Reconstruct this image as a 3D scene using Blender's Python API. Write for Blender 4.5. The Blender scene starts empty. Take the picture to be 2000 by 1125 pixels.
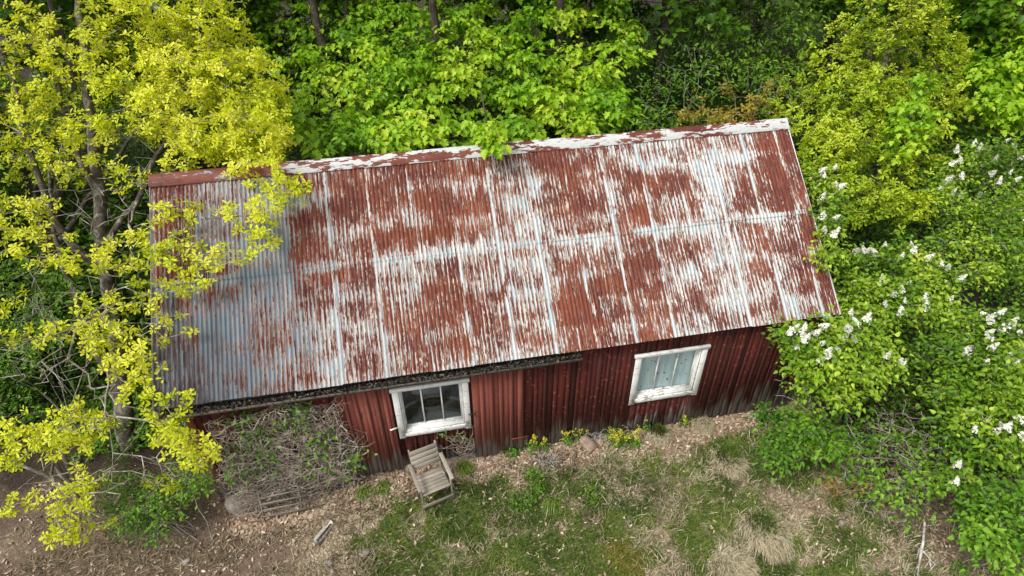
import bpy, math, random
import numpy as np
from mathutils import Vector, Matrix
random.seed(7); RNG = np.random.default_rng(7)
R = math.radians
scn = bpy.context.scene
COL = scn.collection
A3 = lambda *a: np.array(a, float)

# ------------------------------------------------------------------ camera
CAM = A3(4.641831885933763, -7.814296951293345, 10.384469391733827)
PITCH, YAW, ROLL, FPX = 0.6565193701072009, 0.17969004329741828, -0.012476811339922537, 1171.0345773808124
FW = A3(math.sin(YAW)*math.cos(PITCH), math.cos(YAW)*math.cos(PITCH), -math.sin(PITCH))
_r = A3(math.cos(YAW), -math.sin(YAW), 0); _u = np.cross(_r, FW)
CR = math.cos(ROLL)*_r + math.sin(ROLL)*_u
CU = -math.sin(ROLL)*_r + math.cos(ROLL)*_u
def ray(x, y): return CR*(x-1000)/FPX - CU*(y-562.5)/FPX + FW
def at(x, y, d): return CAM + ray(x, y)*d                 # a point at a real distance
def on_z(x, y, Z=0.0):
    d = ray(x, y); return CAM + d*(Z-CAM[2])/d[2]
def on_y(x, y, Y=0.0):
    d = ray(x, y); return CAM + d*(Y-CAM[1])/d[1]
cd = bpy.data.cameras.new('camera'); cam = bpy.data.objects.new('camera', cd); COL.objects.link(cam)
cd.sensor_width = 36; cd.lens = 36*FPX/2000; cd.clip_end = 2000; cd.clip_start = .1
M = Matrix(((CR[0], CU[0], -FW[0], CAM[0]), (CR[1], CU[1], -FW[1], CAM[1]), (CR[2], CU[2], -FW[2], CAM[2]), (0, 0, 0, 1)))
cam.matrix_world = M
scn.camera = cam

# ------------------------------------------------------------------ world, sun
SUN_EL, SUN_AZ = R(55), R(243)        # azimuth from +Y clockwise: front left of the barn
w = bpy.data.worlds.new('World'); scn.world = w; w.use_nodes = True
nt = w.node_tree; bg = nt.nodes['Background']
sky = nt.nodes.new('ShaderNodeTexSky'); sky.sky_type = 'NISHITA'; sky.sun_disc = False
sky.sun_elevation = SUN_EL; sky.sun_rotation = SUN_AZ; sky.air_density = 1.3; sky.dust_density = 4; sky.ozone_density = 1
hs = nt.nodes.new('ShaderNodeHueSaturation'); hs.inputs['Saturation'].default_value = .22
nt.links.new(sky.outputs[0], hs.inputs['Color']); nt.links.new(hs.outputs[0], bg.inputs[0]); bg.inputs[1].default_value = .15
sl = bpy.data.lights.new('sun', 'SUN'); sl.energy = 2.2; sl.angle = R(20); sl.color = (1, .96, .9)
so = bpy.data.objects.new('sun', sl); COL.objects.link(so)
sd = Vector((math.sin(SUN_AZ)*math.cos(SUN_EL), math.cos(SUN_AZ)*math.cos(SUN_EL), math.sin(SUN_EL)))
so.rotation_euler = sd.to_track_quat('Z', 'Y').to_euler(); so.location = (0, -20, 30)
scn.view_settings.view_transform = 'Standard'; scn.view_settings.look = 'None'
scn.view_settings.exposure = .4; scn.view_settings.gamma = 1
scn.render.engine = 'CYCLES'
scn.cycles.max_bounces = 6; scn.cycles.transparent_max_bounces = 8

# ------------------------------------------------------------------ node helpers
class NT:
    def __init__(s, name):
        s.m = bpy.data.materials.new(name); s.m.use_nodes = True; s.t = s.m.node_tree
        s.b = s.t.nodes['Principled BSDF']; s.out = s.t.nodes['Material Output']; s.b.inputs['Roughness'].default_value = .8
        s.b.inputs['Specular IOR Level'].default_value = .3
    def put(s, v, sock):
        if isinstance(v, bpy.types.NodeSocket): s.t.links.new(v, sock)
        elif isinstance(v, (tuple, list)): sock.default_value = tuple(v)+(1,)*(len(sock.default_value)-len(v))
        else: sock.default_value = v
    def math(s, op, a, b=0.0, c=0.0, clamp=False):
        n = s.t.nodes.new('ShaderNodeMath'); n.operation = op; n.use_clamp = clamp
        s.put(a, n.inputs[0]); s.put(b, n.inputs[1]); s.put(c, n.inputs[2]); return n.outputs[0]
    def mix(s, f, a, b, mode='MIX'):
        n = s.t.nodes.new('ShaderNodeMix'); n.data_type = 'RGBA'; n.blend_type = mode
        s.put(f, n.inputs['Factor']); s.put(a, n.inputs[6]); s.put(b, n.inputs[7]); return n.outputs[2]
    def coord(s, kind='Object', scale=(1, 1, 1), off=(0, 0, 0)):
        n = s.t.nodes.new('ShaderNodeTexCoord'); mp = s.t.nodes.new('ShaderNodeMapping')
        mp.inputs['Scale'].default_value = scale; mp.inputs['Location'].default_value = off
        s.t.links.new(n.outputs[kind], mp.inputs['Vector']); return mp.outputs[0]
    def noise(s, vec, scale=1, detail=3, rough=.55, dist=0, col=False):
        n = s.t.nodes.new('ShaderNodeTexNoise'); s.put(vec, n.inputs['Vector']); n.inputs['Scale'].default_value = scale
        n.inputs['Detail'].default_value = detail; n.inputs['Roughness'].default_value = rough; n.inputs['Distortion'].default_value = dist
        return n.outputs[1 if col else 0]
    def voro(s, vec, scale=1, feat='F1', dim='3D'):
        n = s.t.nodes.new('ShaderNodeTexVoronoi'); n.voronoi_dimensions = dim; s.put(vec, n.inputs['Vector']); n.inputs['Scale'].default_value = scale; n.feature = feat
        return n.outputs['Distance']
    def rng(s, v, a, b, lo=0.0, hi=1.0, smooth=False):
        n = s.t.nodes.new('ShaderNodeMapRange'); n.clamp = True
        if smooth: n.interpolation_type = 'SMOOTHSTEP'
        s.put(v, n.inputs[0]); s.put(a, n.inputs[1]); s.put(b, n.inputs[2]); s.put(lo, n.inputs[3]); s.put(hi, n.inputs[4]); return n.outputs[0]
    def ramp(s, f, *st):
        n = s.t.nodes.new('ShaderNodeValToRGB'); e = n.color_ramp.elements
        while len(e) < len(st): e.new(.5)
        for k, (p, c) in zip(e, st): k.position = p; k.color = tuple(c)+(1,)
        s.put(f, n.inputs[0]); return n.outputs[0]
    def attr(s, name):
        n = s.t.nodes.new('ShaderNodeAttribute'); n.attribute_name = name; return n.outputs['Fac']
    def sep(s, vec):
        n = s.t.nodes.new('ShaderNodeSeparateXYZ'); s.put(vec, n.inputs[0]); return n.outputs
    def comb(s, x, y, z=0.0):
        n = s.t.nodes.new('ShaderNodeCombineXYZ'); s.put(x, n.inputs[0]); s.put(y, n.inputs[1]); s.put(z, n.inputs[2]); return n.outputs[0]
    def bump(s, h, strength=.4, dist=.01):
        n = s.t.nodes.new('ShaderNodeBump'); n.inputs['Strength'].default_value = strength; n.inputs['Distance'].default_value = dist
        s.put(h, n.inputs['Height']); s.t.links.new(n.outputs[0], s.b.inputs['Normal'])
    def base(s, c): s.put(c, s.b.inputs['Base Color'])
    def rough(s, c): s.put(c, s.b.inputs['Roughness'])

def leaf_mat(name, stops, trans=.35, rough=.45, spec=.35):
    n = NT(name); t = n.attr('tint')
    c = n.ramp(t, *stops); n.base(c); n.rough(rough); n.b.inputs['Specular IOR Level'].default_value = spec
    tr = n.t.nodes.new('ShaderNodeBsdfTranslucent'); tc = n.mix(.35, c, (.55, .6, .05), 'MULTIPLY'); n.put(n.mix(.5, c, tc), tr.inputs[0])
    mx = n.t.nodes.new('ShaderNodeMixShader'); mx.inputs[0].default_value = trans
    n.t.links.new(n.b.outputs[0], mx.inputs[1]); n.t.links.new(tr.outputs[0], mx.inputs[2]); n.t.links.new(mx.outputs[0], n.out.inputs[0])
    return n.m

MAT = {}
MAT['oak_leaf'] = leaf_mat('young_oak_leaf', [(0, (.28, .36, .01)), (.35, (.56, .64, .014)), (.75, (.72, .77, .02)), (1, (.82, .82, .08))], .45)
MAT['oak_leaf_olive'] = leaf_mat('olive_oak_leaf', [(0, (.15, .25, .01)), (.4, (.29, .42, .012)), (.8, (.47, .59, .018)), (1, (.58, .64, .05))], .42)
MAT['maple_leaf'] = leaf_mat('maple_leaf', [(0, (.08, .2, .01)), (.35, (.2, .42, .014)), (.75, (.38, .6, .025)), (1, (.55, .66, .05))], .45)
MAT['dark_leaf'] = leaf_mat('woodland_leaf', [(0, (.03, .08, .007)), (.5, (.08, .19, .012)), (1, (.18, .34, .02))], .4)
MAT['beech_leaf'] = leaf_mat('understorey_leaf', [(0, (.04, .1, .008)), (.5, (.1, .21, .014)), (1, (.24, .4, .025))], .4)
MAT['bronze_leaf'] = leaf_mat('bronze_young_leaf', [(0, (.16, .16, .012)), (.5, (.26, .22, .015)), (1, (.36, .26, .03))], .35)
MAT['rust_leaf'] = leaf_mat('orange_sapling_leaf', [(0, (.22, .12, .02)), (.5, (.3, .15, .02)), (1, (.28, .24, .03))], .3)
MAT['lilac_leaf'] = leaf_mat('lilac_leaf', [(0, (.04, .105, .01)), (.4, (.135, .27, .014)), (.75, (.26, .42, .022)), (1, (.48, .6, .06))], .4)
MAT['shrub_leaf'] = leaf_mat('shrub_leaf', [(0, (.04, .11, .01)), (.5, (.11, .26, .014)), (1, (.24, .43, .03))], .4)
MAT['vine_leaf'] = leaf_mat('vine_leaf', [(0, (.05, .14, .015)), (.5, (.1, .24, .02)), (1, (.2, .34, .03))], .35)
MAT['blossom'] = leaf_mat('white_blossom', [(0, (.5, .52, .32)), (.45, (.74, .75, .64)), (1, (.84, .84, .77))], .25)
MAT['yellow_flower'] = leaf_mat('yellow_flower', [(0, (.36, .42, .03)), (.5, (.58, .56, .03)), (1, (.7, .64, .06))], .25)
MAT['green_grass'] = leaf_mat('green_grass', [(0, (.035, .08, .01)), (.4, (.105, .185, .022)), (.8, (.22, .31, .04)), (1, (.4, .43, .12))], .32)
MAT['dry_grass'] = leaf_mat('dry_grass', [(0, (.13, .1, .06)), (.4, (.36, .3, .19)), (.8, (.6, .53, .38)), (1, (.3, .32, .11))], .15)
MAT['dead_leaf'] = leaf_mat('dead_leaf', [(0, (.1, .06, .04)), (.35, (.26, .165, .105)), (.7, (.47, .345, .24)), (1, (.66, .55, .42))], .12)
MAT['gutter_debris'] = leaf_mat('gutter_debris', [(0, (.012, .01, .008)), (.55, (.05, .04, .03)), (.85, (.12, .1, .075)), (1, (.34, .28, .21))], .1)

def mk_bark(name, dark, light, lich):
    n = NT(name); v = n.coord('Object', (1, 1, .35)); v1 = n.coord()
    a = n.noise(v, 14, 4, .65); b = n.noise(v1, 5, 3, .6, .6)
    c = n.mix(n.rng(a, .35, .65), dark, light); c = n.mix(n.rng(b, .52, .62, 0, .8), c, lich)
    n.base(c); n.rough(.9); n.bump(a, .6, .02); return n.m
MAT['bark'] = mk_bark('oak_bark', (.045, .036, .027), (.125, .105, .083), (.26, .26, .21))
MAT['twig'] = mk_bark('lichened_branch', (.14, .115, .09), (.3, .27, .23), (.44, .44, .38))
MAT['dark_bark'] = mk_bark('dark_bark', (.025, .02, .015), (.08, .062, .048), (.09, .085, .05))
MAT['vine_stem'] = mk_bark('dry_vine_stem', (.2, .155, .118), (.42, .35, .28), (.54, .47, .4))
MAT['dead_wood'] = mk_bark('bleached_branch', (.22, .2, .18), (.5, .47, .43), (.6, .58, .55))

def mk_rust(n, mask, vec):
    r1 = n.noise(vec, 1.1, 4, .6); r2 = n.noise(vec, 9, 3, .6)
    c = n.ramp(n.math('ADD', n.math('MULTIPLY', r1, .6), n.math('MULTIPLY', r2, .4)), (.3, (.05, .017, .015)), (.43, (.1, .028, .019)), (.55, (.155, .042, .024)), (.7, (.21, .075, .04)))
    return c
# corrugated roof: uv = metres along the ridge, metres down the slope
def mk_roof():
    n = NT('rusted_corrugated_iron'); uv = n.coord('UV'); x, y, _ = n.sep(uv)
    rm = n.attr('rustmap'); ph = n.attr('crest'); blue = n.attr('greyzone'); dk = n.attr('stain')
    sid = n.math('FLOOR', n.math('DIVIDE', x, .762))
    up_ = n.math('GREATER_THAN', 1.98, y); sid = n.math('ADD', sid, n.math('MULTIPLY', up_, 37.3))
    jag = n.noise(n.comb(n.math('MULTIPLY', x, 15), 3.0, n.math('MULTIPLY', y, .4)), 1, 2, .6); jg2 = n.noise(n.comb(n.math('MULTIPLY', x, 52), n.math('MULTIPLY', y, 1.2), 8.0), 1, 2, .6)
    yj = n.math('ADD', y, n.math('ADD', n.math('MULTIPLY', jag, .55), n.math('MULTIPLY', jg2, .42)))
    band = n.noise(n.comb(n.math('MULTIPLY', sid, 5.17), n.math('MULTIPLY', yj, 2.7), n.math('MULTIPLY', x, .7)), 1, 3, .6)
    st = n.noise(n.comb(n.math('MULTIPLY', x, 34), n.math('MULTIPLY', y, 1.9)), 1, 3, .6)
    fl = n.noise(n.comb(n.math('MULTIPLY', x, 60), n.math('MULTIPLY', y, 11)), 1, 3, .65)
    s = n.math('ADD', n.math('MULTIPLY', band, .9), n.math('MULTIPLY', st, 1.2))
    s = n.math('ADD', s, n.math('MULTIPLY', fl, .8)); s = n.math('ADD', s, n.math('MULTIPLY', ph, .09))
    s = n.math('SUBTRACT', s, 1.45)
    d = n.math('ADD', n.math('MULTIPLY', n.math('SUBTRACT', rm, .42), .75), n.math('MULTIPLY', s, 1.5))
    mask = n.rng(d, -.025, .04)
    halo = n.rng(d, -.22, .0)
    rust = mk_rust(n, mask, n.comb(n.math('MULTIPLY', x, 2), y))
    tone = n.noise(n.comb(n.math('MULTIPLY', sid, 3.37), n.math('MULTIPLY', y, .9), 11.0), 1, 2)
    rust = n.mix(n.rng(tone, .5, .68, 0, .75), rust, (.085, .022, .022)); rust = n.mix(n.rng(tone, .3, .45, .5, 0), rust, (.23, .068, .035))
    rust = n.mix(n.rng(n.noise(n.comb(n.math('MULTIPLY', x, 30), n.math('MULTIPLY', y, 2.5), 3), 1, 3), .5, .75, 0, .6), rust, (.34, .14, .07))
    pv = n.noise(n.comb(n.math('MULTIPLY', x, 7), n.math('MULTIPLY', y, 1.3), 5), 1, 3, .6)
    paint = n.mix(n.rng(pv, .38, .62), (.5, .515, .505), (.33, .42, .45))
    paint = n.mix(n.math('MULTIPLY', blue, n.rng(pv, .3, .6, .65, 1)), paint, (.14, .2, .24))
    dn = n.noise(n.comb(n.math('MULTIPLY', x, 14), n.math('MULTIPLY', y, 1.0), 9), 1, 4, .65)
    paint = n.mix(n.rng(dn, .6, .8, 0, .55), paint, (.3, .27, .24))
    paint = n.mix(n.math('MULTIPLY', halo, .7), paint, (.47, .335, .225))
    paint = n.mix(n.rng(n.noise(n.comb(n.math('MULTIPLY', x, 70), n.math('MULTIPLY', y, 9), 4.0), 1, 3, .7), .56, .66, 0, .75), paint, (.3, .12, .055))
    c = n.mix(mask, paint, rust)
    c = n.mix(n.math('MULTIPLY', blue, .45), c, n.mix(1, c, (.55, .5, .55), 'MULTIPLY'))
    c = n.mix(n.math('MULTIPLY', dk, n.rng(dn, .25, .6, 1, .55)), c, (.03, .037, .045))
    c = n.mix(n.rng(ph, -.2, -.95, 0, .45), c, n.mix(1, c, (.42, .38, .36), 'MULTIPLY'))     # valley shading painted into the colour so the corrugation shows
    spk = n.noise(n.comb(n.math('MULTIPLY', x, 60), n.math('MULTIPLY', y, 40), 2), 1, 2)
    c = n.mix(n.rng(spk, .68, .76, 0, .5), c, (.06, .03, .025))
    n.base(c); n.rough(n.rng(mask, 0, 1, .5, .85)); n.bump(n.math('ADD', n.math('MULTIPLY', mask, -.4), n.math('MULTIPLY', fl, .5)), .35, .004)
    return n.m
MAT['roof'] = mk_roof()
def mk_ridge():
    n = NT('flaking_ridge_metal'); v = n.coord('Object', (1, 4, 4)); x, y, z = n.sep(n.coord())
    a = n.noise(v, 1.6, 5, .68, .3); b = n.noise(v, 9, 3, .65)
    m = n.math('ADD', n.math('MULTIPLY', a, .85), n.math('MULTIPLY', b, .3))
    thr = n.rng(x, 1.2, 2.6, .5, .585); thr = n.math('ADD', thr, n.rng(x, 9.5, 11, 0, .025)); thr = n.math('SUBTRACT', thr, n.rng(n.noise(n.comb(x, 0.0), .8, 1), .5, .6, 0, .08))
    mask = n.rng(n.math('SUBTRACT', m, thr), -.005, .012)
    paint = n.mix(n.rng(b, .4, .7), (.52, .52, .5), (.38, .41, .41)); paint = n.mix(n.rng(x, 1.8, 3, .8, 0), paint, (.17, .19, .2))
    n.base(n.mix(mask, paint, mk_rust(n, mask, v))); n.rough(.6); n.bump(mask, .3, .003); return n.m
MAT['ridge'] = mk_ridge()
def mk_wall(name, dark, light, weather):
    n = NT(name); v = n.coord(); x, y, z = n.sep(v); t = n.attr('tint')
    gr = n.noise(n.coord('Object', (30, 30, 1.3)), 1, 4, .65); pat = n.noise(n.coord('Object', (5, 5, .9)), 1, 4, .6)
    c = n.mix(n.rng(n.math('ADD', n.math('MULTIPLY', t, .75), n.math('MULTIPLY', pat, .45)), .2, .95), dark, light)
    c = n.mix(n.rng(gr, .55, .8, 0, .22), c, n.mix(1, c, (.4, .35, .38), 'MULTIPLY'))
    kn = n.voro(n.comb(n.math('MULTIPLY', n.math('ADD', x, y), 6), n.math('MULTIPLY', z, 5.5)), 1, 'F1', '2D'); kn2 = n.rng(kn, .07, .14, 1, 0)
    c = n.mix(n.math('MULTIPLY', kn2, n.rng(t, .25, .5, .15, .8)), c, (.3, .085, .06))
    # grey bare wood where the paint has gone near the ground and on some boards
    h = n.math('ADD', n.rng(z, -.1, 1.0, 1.1, 0), n.math('MULTIPLY', n.math('SUBTRACT', pat, .5), 1.3)); h = n.math('ADD', h, n.math('MULTIPLY', n.math('SUBTRACT', t, .5), .5))
    h = n.math('ADD', h, n.rng(x, 10.3, 12, 0, .28)); h = n.math('ADD', h, n.math('MULTIPLY', n.math('SUBTRACT', gr, .5), .7))
    wood = n.mix(n.rng(gr, .35, .65), (.1, .085, .075), (.36, .33, .3))
    c = n.mix(n.rng(h, .62-weather, .95-weather, 0, .92), c, wood)
    ch = n.noise(n.coord('Object', (9, 9, 2.2), (3, 1, 7)), 1, 3, .6)
    c = n.mix(n.rng(ch, .62, .72, 0, .7), c, (.05, .03, .03))
    n.base(c); n.rough(.85); n.bump(gr, .5, .006); return n.m
MAT['wall'] = mk_wall('dark_red_boards', (.034, .009, .0065), (.11, .021, .0145), .12)
MAT['panel'] = mk_wall('faded_red_boards', (.125, .034, .024), (.27, .078, .055), .2)
def mk_white():
    n = NT('flaking_white_paint'); v = n.coord('Object', (6, 6, 6)); g = n.noise(n.coord('Object', (7, 40, 40)), 1, 4, .7); a = n.noise(v, 1, 4, .65)
    m = n.math('ADD', n.math('MULTIPLY', g, .7), n.math('MULTIPLY', a, .4)); x, y, z = n.sep(n.coord())
    m = n.math('ADD', m, n.rng(z, .9, 1.35, .07, 0))
    wd = n.mix(n.rng(g, .4, .7), (.16, .13, .11), (.36, .33, .3))
    n.base(n.mix(n.rng(m, .62, .68), n.mix(n.rng(a, .35, .7), (.8, .8, .78), (.66, .65, .61)), wd)); n.rough(.6); n.bump(m, .3, .003); return n.m
MAT['white'] = mk_white()
def mk_wood(name, dark, light, sc=(6, 60, 60)):
    n = NT(name); t = n.attr('tint'); g = n.noise(n.coord('Object', sc), 1, 4, .65); a = n.noise(n.coord(), 4, 3)
    f = n.math('ADD', n.math('MULTIPLY', g, .6), n.math('ADD', n.math('MULTIPLY', a, .2), n.math('MULTIPLY', t, .25)))
    n.base(n.mix(n.rng(f, .3, .75), dark, light)); n.rough(.85); n.bump(g, .4, .003); return n.m
MAT['grey_wood'] = mk_wood('weathered_grey_wood', (.1, .085, .065), (.26, .23, .19))
MAT['chair_wood'] = mk_wood('weathered_chair_wood', (.17, .145, .11), (.36, .325, .265))
MAT['gutter_wood'] = mk_wood('dark_weathered_gutter_wood', (.05, .042, .034), (.17, .145, .12))
MAT['dark_wood'] = mk_wood('dark_roof_wood', (.03, .024, .02), (.08, .065, .055))
def mk_stone(name, a, b):
    n = NT(name); f = n.noise(n.coord(), 9, 5, .65); m = n.noise(n.coord(), 2.5, 3)
    n.base(n.mix(n.rng(m, .5, .7, 0, .5), n.mix(n.rng(f, .35, .65), a, b), (.2, .2, .13))); n.rough(.9); n.bump(f, .5, .02); return n.m
MAT['stone'] = mk_stone('rough_stone', (.17, .145, .12), (.36, .31, .27))
MAT['stone_red'] = mk_stone('brown_stone', (.17, .11, .08), (.33, .26, .2))
n = NT('dark_interior'); n.base((.012, .011, .01)); MAT['interior'] = n.m
n = NT('rusty_iron'); n.base(n.mix(n.noise(n.coord(), 20), (.12, .025, .018), (.24, .05, .03))); MAT['iron'] = n.m
n = NT('black_iron'); n.base((.03, .027, .025)); MAT['black_iron'] = n.m
def mk_glass():
    n = NT('old_window_glass'); t = n.t
    tr = t.nodes.new('ShaderNodeBsdfTransparent'); tr.inputs[0].default_value = (.93, .96, .95, 1)
    gl = t.nodes.new('ShaderNodeBsdfGlossy'); gl.inputs['Roughness'].default_value = .06; gl.inputs[0].default_value = (.9, .95, .95, 1)
    df = t.nodes.new('ShaderNodeBsdfDiffuse'); df.inputs[0].default_value = (.35, .36, .33, 1)
    dirt = n.rng(n.noise(n.coord('Object', (3, 3, 3)), 1, 4, .6), .4, .75, .002, .015)
    m1 = t.nodes.new('ShaderNodeMixShader'); m2 = t.nodes.new('ShaderNodeMixShader')
    m1.inputs[0].default_value = .045; t.links.new(tr.outputs[0], m1.inputs[1]); t.links.new(gl.outputs[0], m1.inputs[2])
    n.put(dirt, m2.inputs[0]); t.links.new(m1.outputs[0], m2.inputs[1]); t.links.new(df.outputs[0], m2.inputs[2]); t.links.new(m2.outputs[0], n.out.inputs[0])
    return n.m
MAT['glass'] = mk_glass()
def mk_curtain():
    n = NT('torn_pale_blue_blind'); v = n.coord('Object', (1, 1, .75)); vx, vy, vz = n.sep(v); d = n.voro(n.comb(vx, vz), 4.6, 'F1', '2D'); nz = n.noise(n.coord(), 22, 3, .7)
    sel = n.noise(n.coord(), 3.1, 1)
    m = n.rng(n.math('ADD', d, n.math('MULTIPLY', n.math('SUBTRACT', nz, .5), .5)), .05, .075, 1, 0); m = n.math('MULTIPLY', m, n.rng(sel, .36, .4))
    st = n.noise(n.coord('Object', (9, 9, .8)), 1, 3)
    n.base(n.mix(m, n.mix(n.rng(st, .35, .7), (.42, .51, .55), (.58, .66, .69)), (.012, .012, .012))); n.rough(.8); return n.m
MAT['curtain'] = mk_curtain()
def mk_ground():
    n = NT('meadow_ground'); v = n.coord(); g = n.attr('green'); l = n.attr('litter'); shade_hu = n.attr('shade_humus'); d = n.attr('dirt'); mo = n.attr('moss')
    f = n.noise(v, 26, 4, .7); f2 = n.noise(v, 7, 4, .65); st = n.noise(n.coord('Object', (60, 16, 20)), 1, 3, .6); st2 = n.noise(n.coord('Object', (14, 55, 20)), 1, 3, .6)
    dry = n.ramp(n.math('ADD', n.math('MULTIPLY', st, .5), n.math('MULTIPLY', f, .5)), (.36, (.05, .034, .02)), (.5, (.24, .185, .12)), (.62, (.52, .45, .33)))
    grn = n.ramp(n.math('ADD', n.math('MULTIPLY', st2, .5), n.math('MULTIPLY', f, .5)), (.38, (.02, .032, .008)), (.52, (.085, .115, .022)), (.64, (.24, .25, .09)))
    soil = n.ramp(n.math('ADD', n.math('MULTIPLY', f2, .5), n.math('MULTIPLY', f, .5)), (.35, (.05, .034, .024)), (.52, (.12, .083, .058)), (.7, (.25, .175, .12)))
    lit = n.ramp(n.math('ADD', n.math('MULTIPLY', n.voro(v, 16), .5), n.math('MULTIPLY', f, .5)), (.2, (.05, .034, .025)), (.4, (.19, .13, .088)), (.62, (.42, .325, .235)))
    mos = n.ramp(f, (.35, (.05, .03, .008)), (.55, (.14, .09, .015)), (.7, (.24, .18, .04)))
    nz = n.math('MULTIPLY', n.math('SUBTRACT', f2, .5), 1.0)
    def m(a, lo=.3, hi=.7): return n.rng(n.math('ADD', a, nz), lo, hi)
    c = n.mix(m(g), dry, grn); c = n.mix(m(d), c, soil); c = n.mix(m(l), c, lit); c = n.mix(m(shade_hu), c, n.ramp(f, (.35, (.012, .009, .007)), (.55, (.04, .028, .019)), (.72, (.11, .072, .045)))); c = n.mix(m(mo), c, mos)  # leaf mould toned extra dark to paint in the deep shade of the wood
    n.base(c); n.rough(.95); n.bump(n.math('ADD', f, f2), .7, .05); return n.m
MAT['ground'] = mk_ground()

# ------------------------------------------------------------------ numpy noise
def _h(ix, iy, iz, s):
    n = (ix.astype(np.int64)*374761393 + iy.astype(np.int64)*668265263 + iz.astype(np.int64)*2147483647 + s*974634777) & 0xffffffff
    n = ((n ^ (n >> 13))*1274126177) & 0xffffffff; n = ((n ^ (n >> 16))*2246822519) & 0xffffffff
    return ((n ^ (n >> 15)) & 0xffffff)/float(0xffffff)
def vn(x, y, z=0.0, s=0):
    x, y, z = np.broadcast_arrays(np.asarray(x, float), y, z)
    ix, iy, iz = np.floor(x), np.floor(y), np.floor(z); fx, fy, fz = x-ix, y-iy, z-iz
    fx, fy, fz = [t*t*(3-2*t) for t in (fx, fy, fz)]; o = 0
    for a in (0, 1):
        for b in (0, 1):
            for c in (0, 1):
                o = o + _h(ix+a, iy+b, iz+c, s)*(fx if a else 1-fx)*(fy if b else 1-fy)*(fz if c else 1-fz)
    return o
def fbm(x, y, z=0.0, s=0, o=3): return sum(vn(x*2**k, y*2**k, np.asarray(z)*2**k, s+k)*.5**k for k in range(o))/sum(.5**k for k in range(o))
def sst(a, b, x): t = np.clip((np.asarray(x, float)-a)/(b-a), 0, 1); return t*t*(3-2*t)

# ------------------------------------------------------------------ mesh + object helpers
def npmesh(name, V, faces, attrs=None, uv=None, smooth=False):
    V = np.ascontiguousarray(V, np.float32); me = bpy.data.meshes.new(name)
    fl = [np.asarray(f, np.int32) for f in faces if len(f)]
    loops = np.concatenate([f.ravel() for f in fl]); cnt = np.concatenate([np.full(len(f), f.shape[1], np.int32) for f in fl])
    st = np.concatenate(([0], np.cumsum(cnt)[:-1])).astype(np.int32)
    me.vertices.add(len(V)); me.vertices.foreach_set('co', V.ravel()); me.loops.add(len(loops)); me.loops.foreach_set('vertex_index', loops.astype(np.int32))
    me.polygons.add(len(cnt)); me.polygons.foreach_set('loop_start', st)
    if smooth: me.polygons.foreach_set('use_smooth', np.ones(len(cnt), bool))
    me.update(calc_edges=True)
    for k, a in (attrs or {}).items():
        at_ = me.attributes.new(k, 'FLOAT', 'POINT'); at_.data.foreach_set('value', np.ascontiguousarray(a, np.float32))
    if uv is not None:
        u = me.uv_layers.new(name='UVMap'); u.data.foreach_set('uv', np.ascontiguousarray(uv[loops], np.float32).ravel())
    me.validate(); return me
def link(name, me, mat, parent=None, loc=None):
    o = bpy.data.objects.new(name, me); COL.objects.link(o)
    if mat and not me.materials: me.materials.append(MAT[mat])
    if parent: o.parent = parent
    if loc is not None: o.location = loc
    return o
def tag(o, label=None, cat=None, group=None, kind=None):
    if label: o['label'] = label
    if cat: o['category'] = cat
    if group: o['group'] = group
    if kind: o['kind'] = kind
    return o
def thing(name, label, cat, loc=(0, 0, 0), rz=0.0, group=None):
    o = bpy.data.objects.new(name, None); COL.objects.link(o); o.location = tuple(float(v) for v in loc); o.rotation_euler = (0, 0, rz); o.empty_display_size = .2
    return tag(o, label, cat, group)
class MB:
    """collects oriented boxes and other pieces into one mesh"""
    def __init__(s): s.V = []; s.F = {}; s.T = []; s.n = 0
    def add(s, V, F, tint=None):
        V = np.asarray(V, float); s.V.append(V); s.T.append(np.full(len(V), random.random() if tint is None else tint))
        for f in F: s.F.setdefault(len(f), []).append([i+s.n for i in f])
        s.n += len(V)
    def box(s, x0, x1, y0, y1, z0, z1, tint=None):
        s.add([(x, y, z) for z in (z0, z1) for y in (y0, y1) for x in (x0, x1)], [(0, 2, 3, 1), (4, 5, 7, 6), (0, 1, 5, 4), (2, 6, 7, 3), (0, 4, 6, 2), (1, 3, 7, 5)], tint)
    def bar(s, p, q, w_, h_, up=(0, 0, 1), tint=None):
        p, q = A3(*p), A3(*q); d = (q-p)/np.linalg.norm(q-p); a = np.cross(d, up); a /= np.linalg.norm(a); b = np.cross(a, d)
        s.add([o+a*i*w_/2+b*j*h_/2 for o in (p, q) for j in (-1, 1) for i in (-1, 1)], [(0, 2, 3, 1), (4, 5, 7, 6), (0, 1, 5, 4), (2, 6, 7, 3), (0, 4, 6, 2), (1, 3, 7, 5)], tint)
    def build(s, name, mat, parent=None, bevel=0.0):
        me = npmesh(name, np.concatenate(s.V), [np.array(f) for f in s.F.values()], {'tint': np.concatenate(s.T)})
        o = link(name, me, mat, parent)
        if bevel:
            b = o.modifiers.new('bevel', 'BEVEL'); b.width = bevel; b.segments = 1; b.limit_method = 'ANGLE'
        return o
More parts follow.
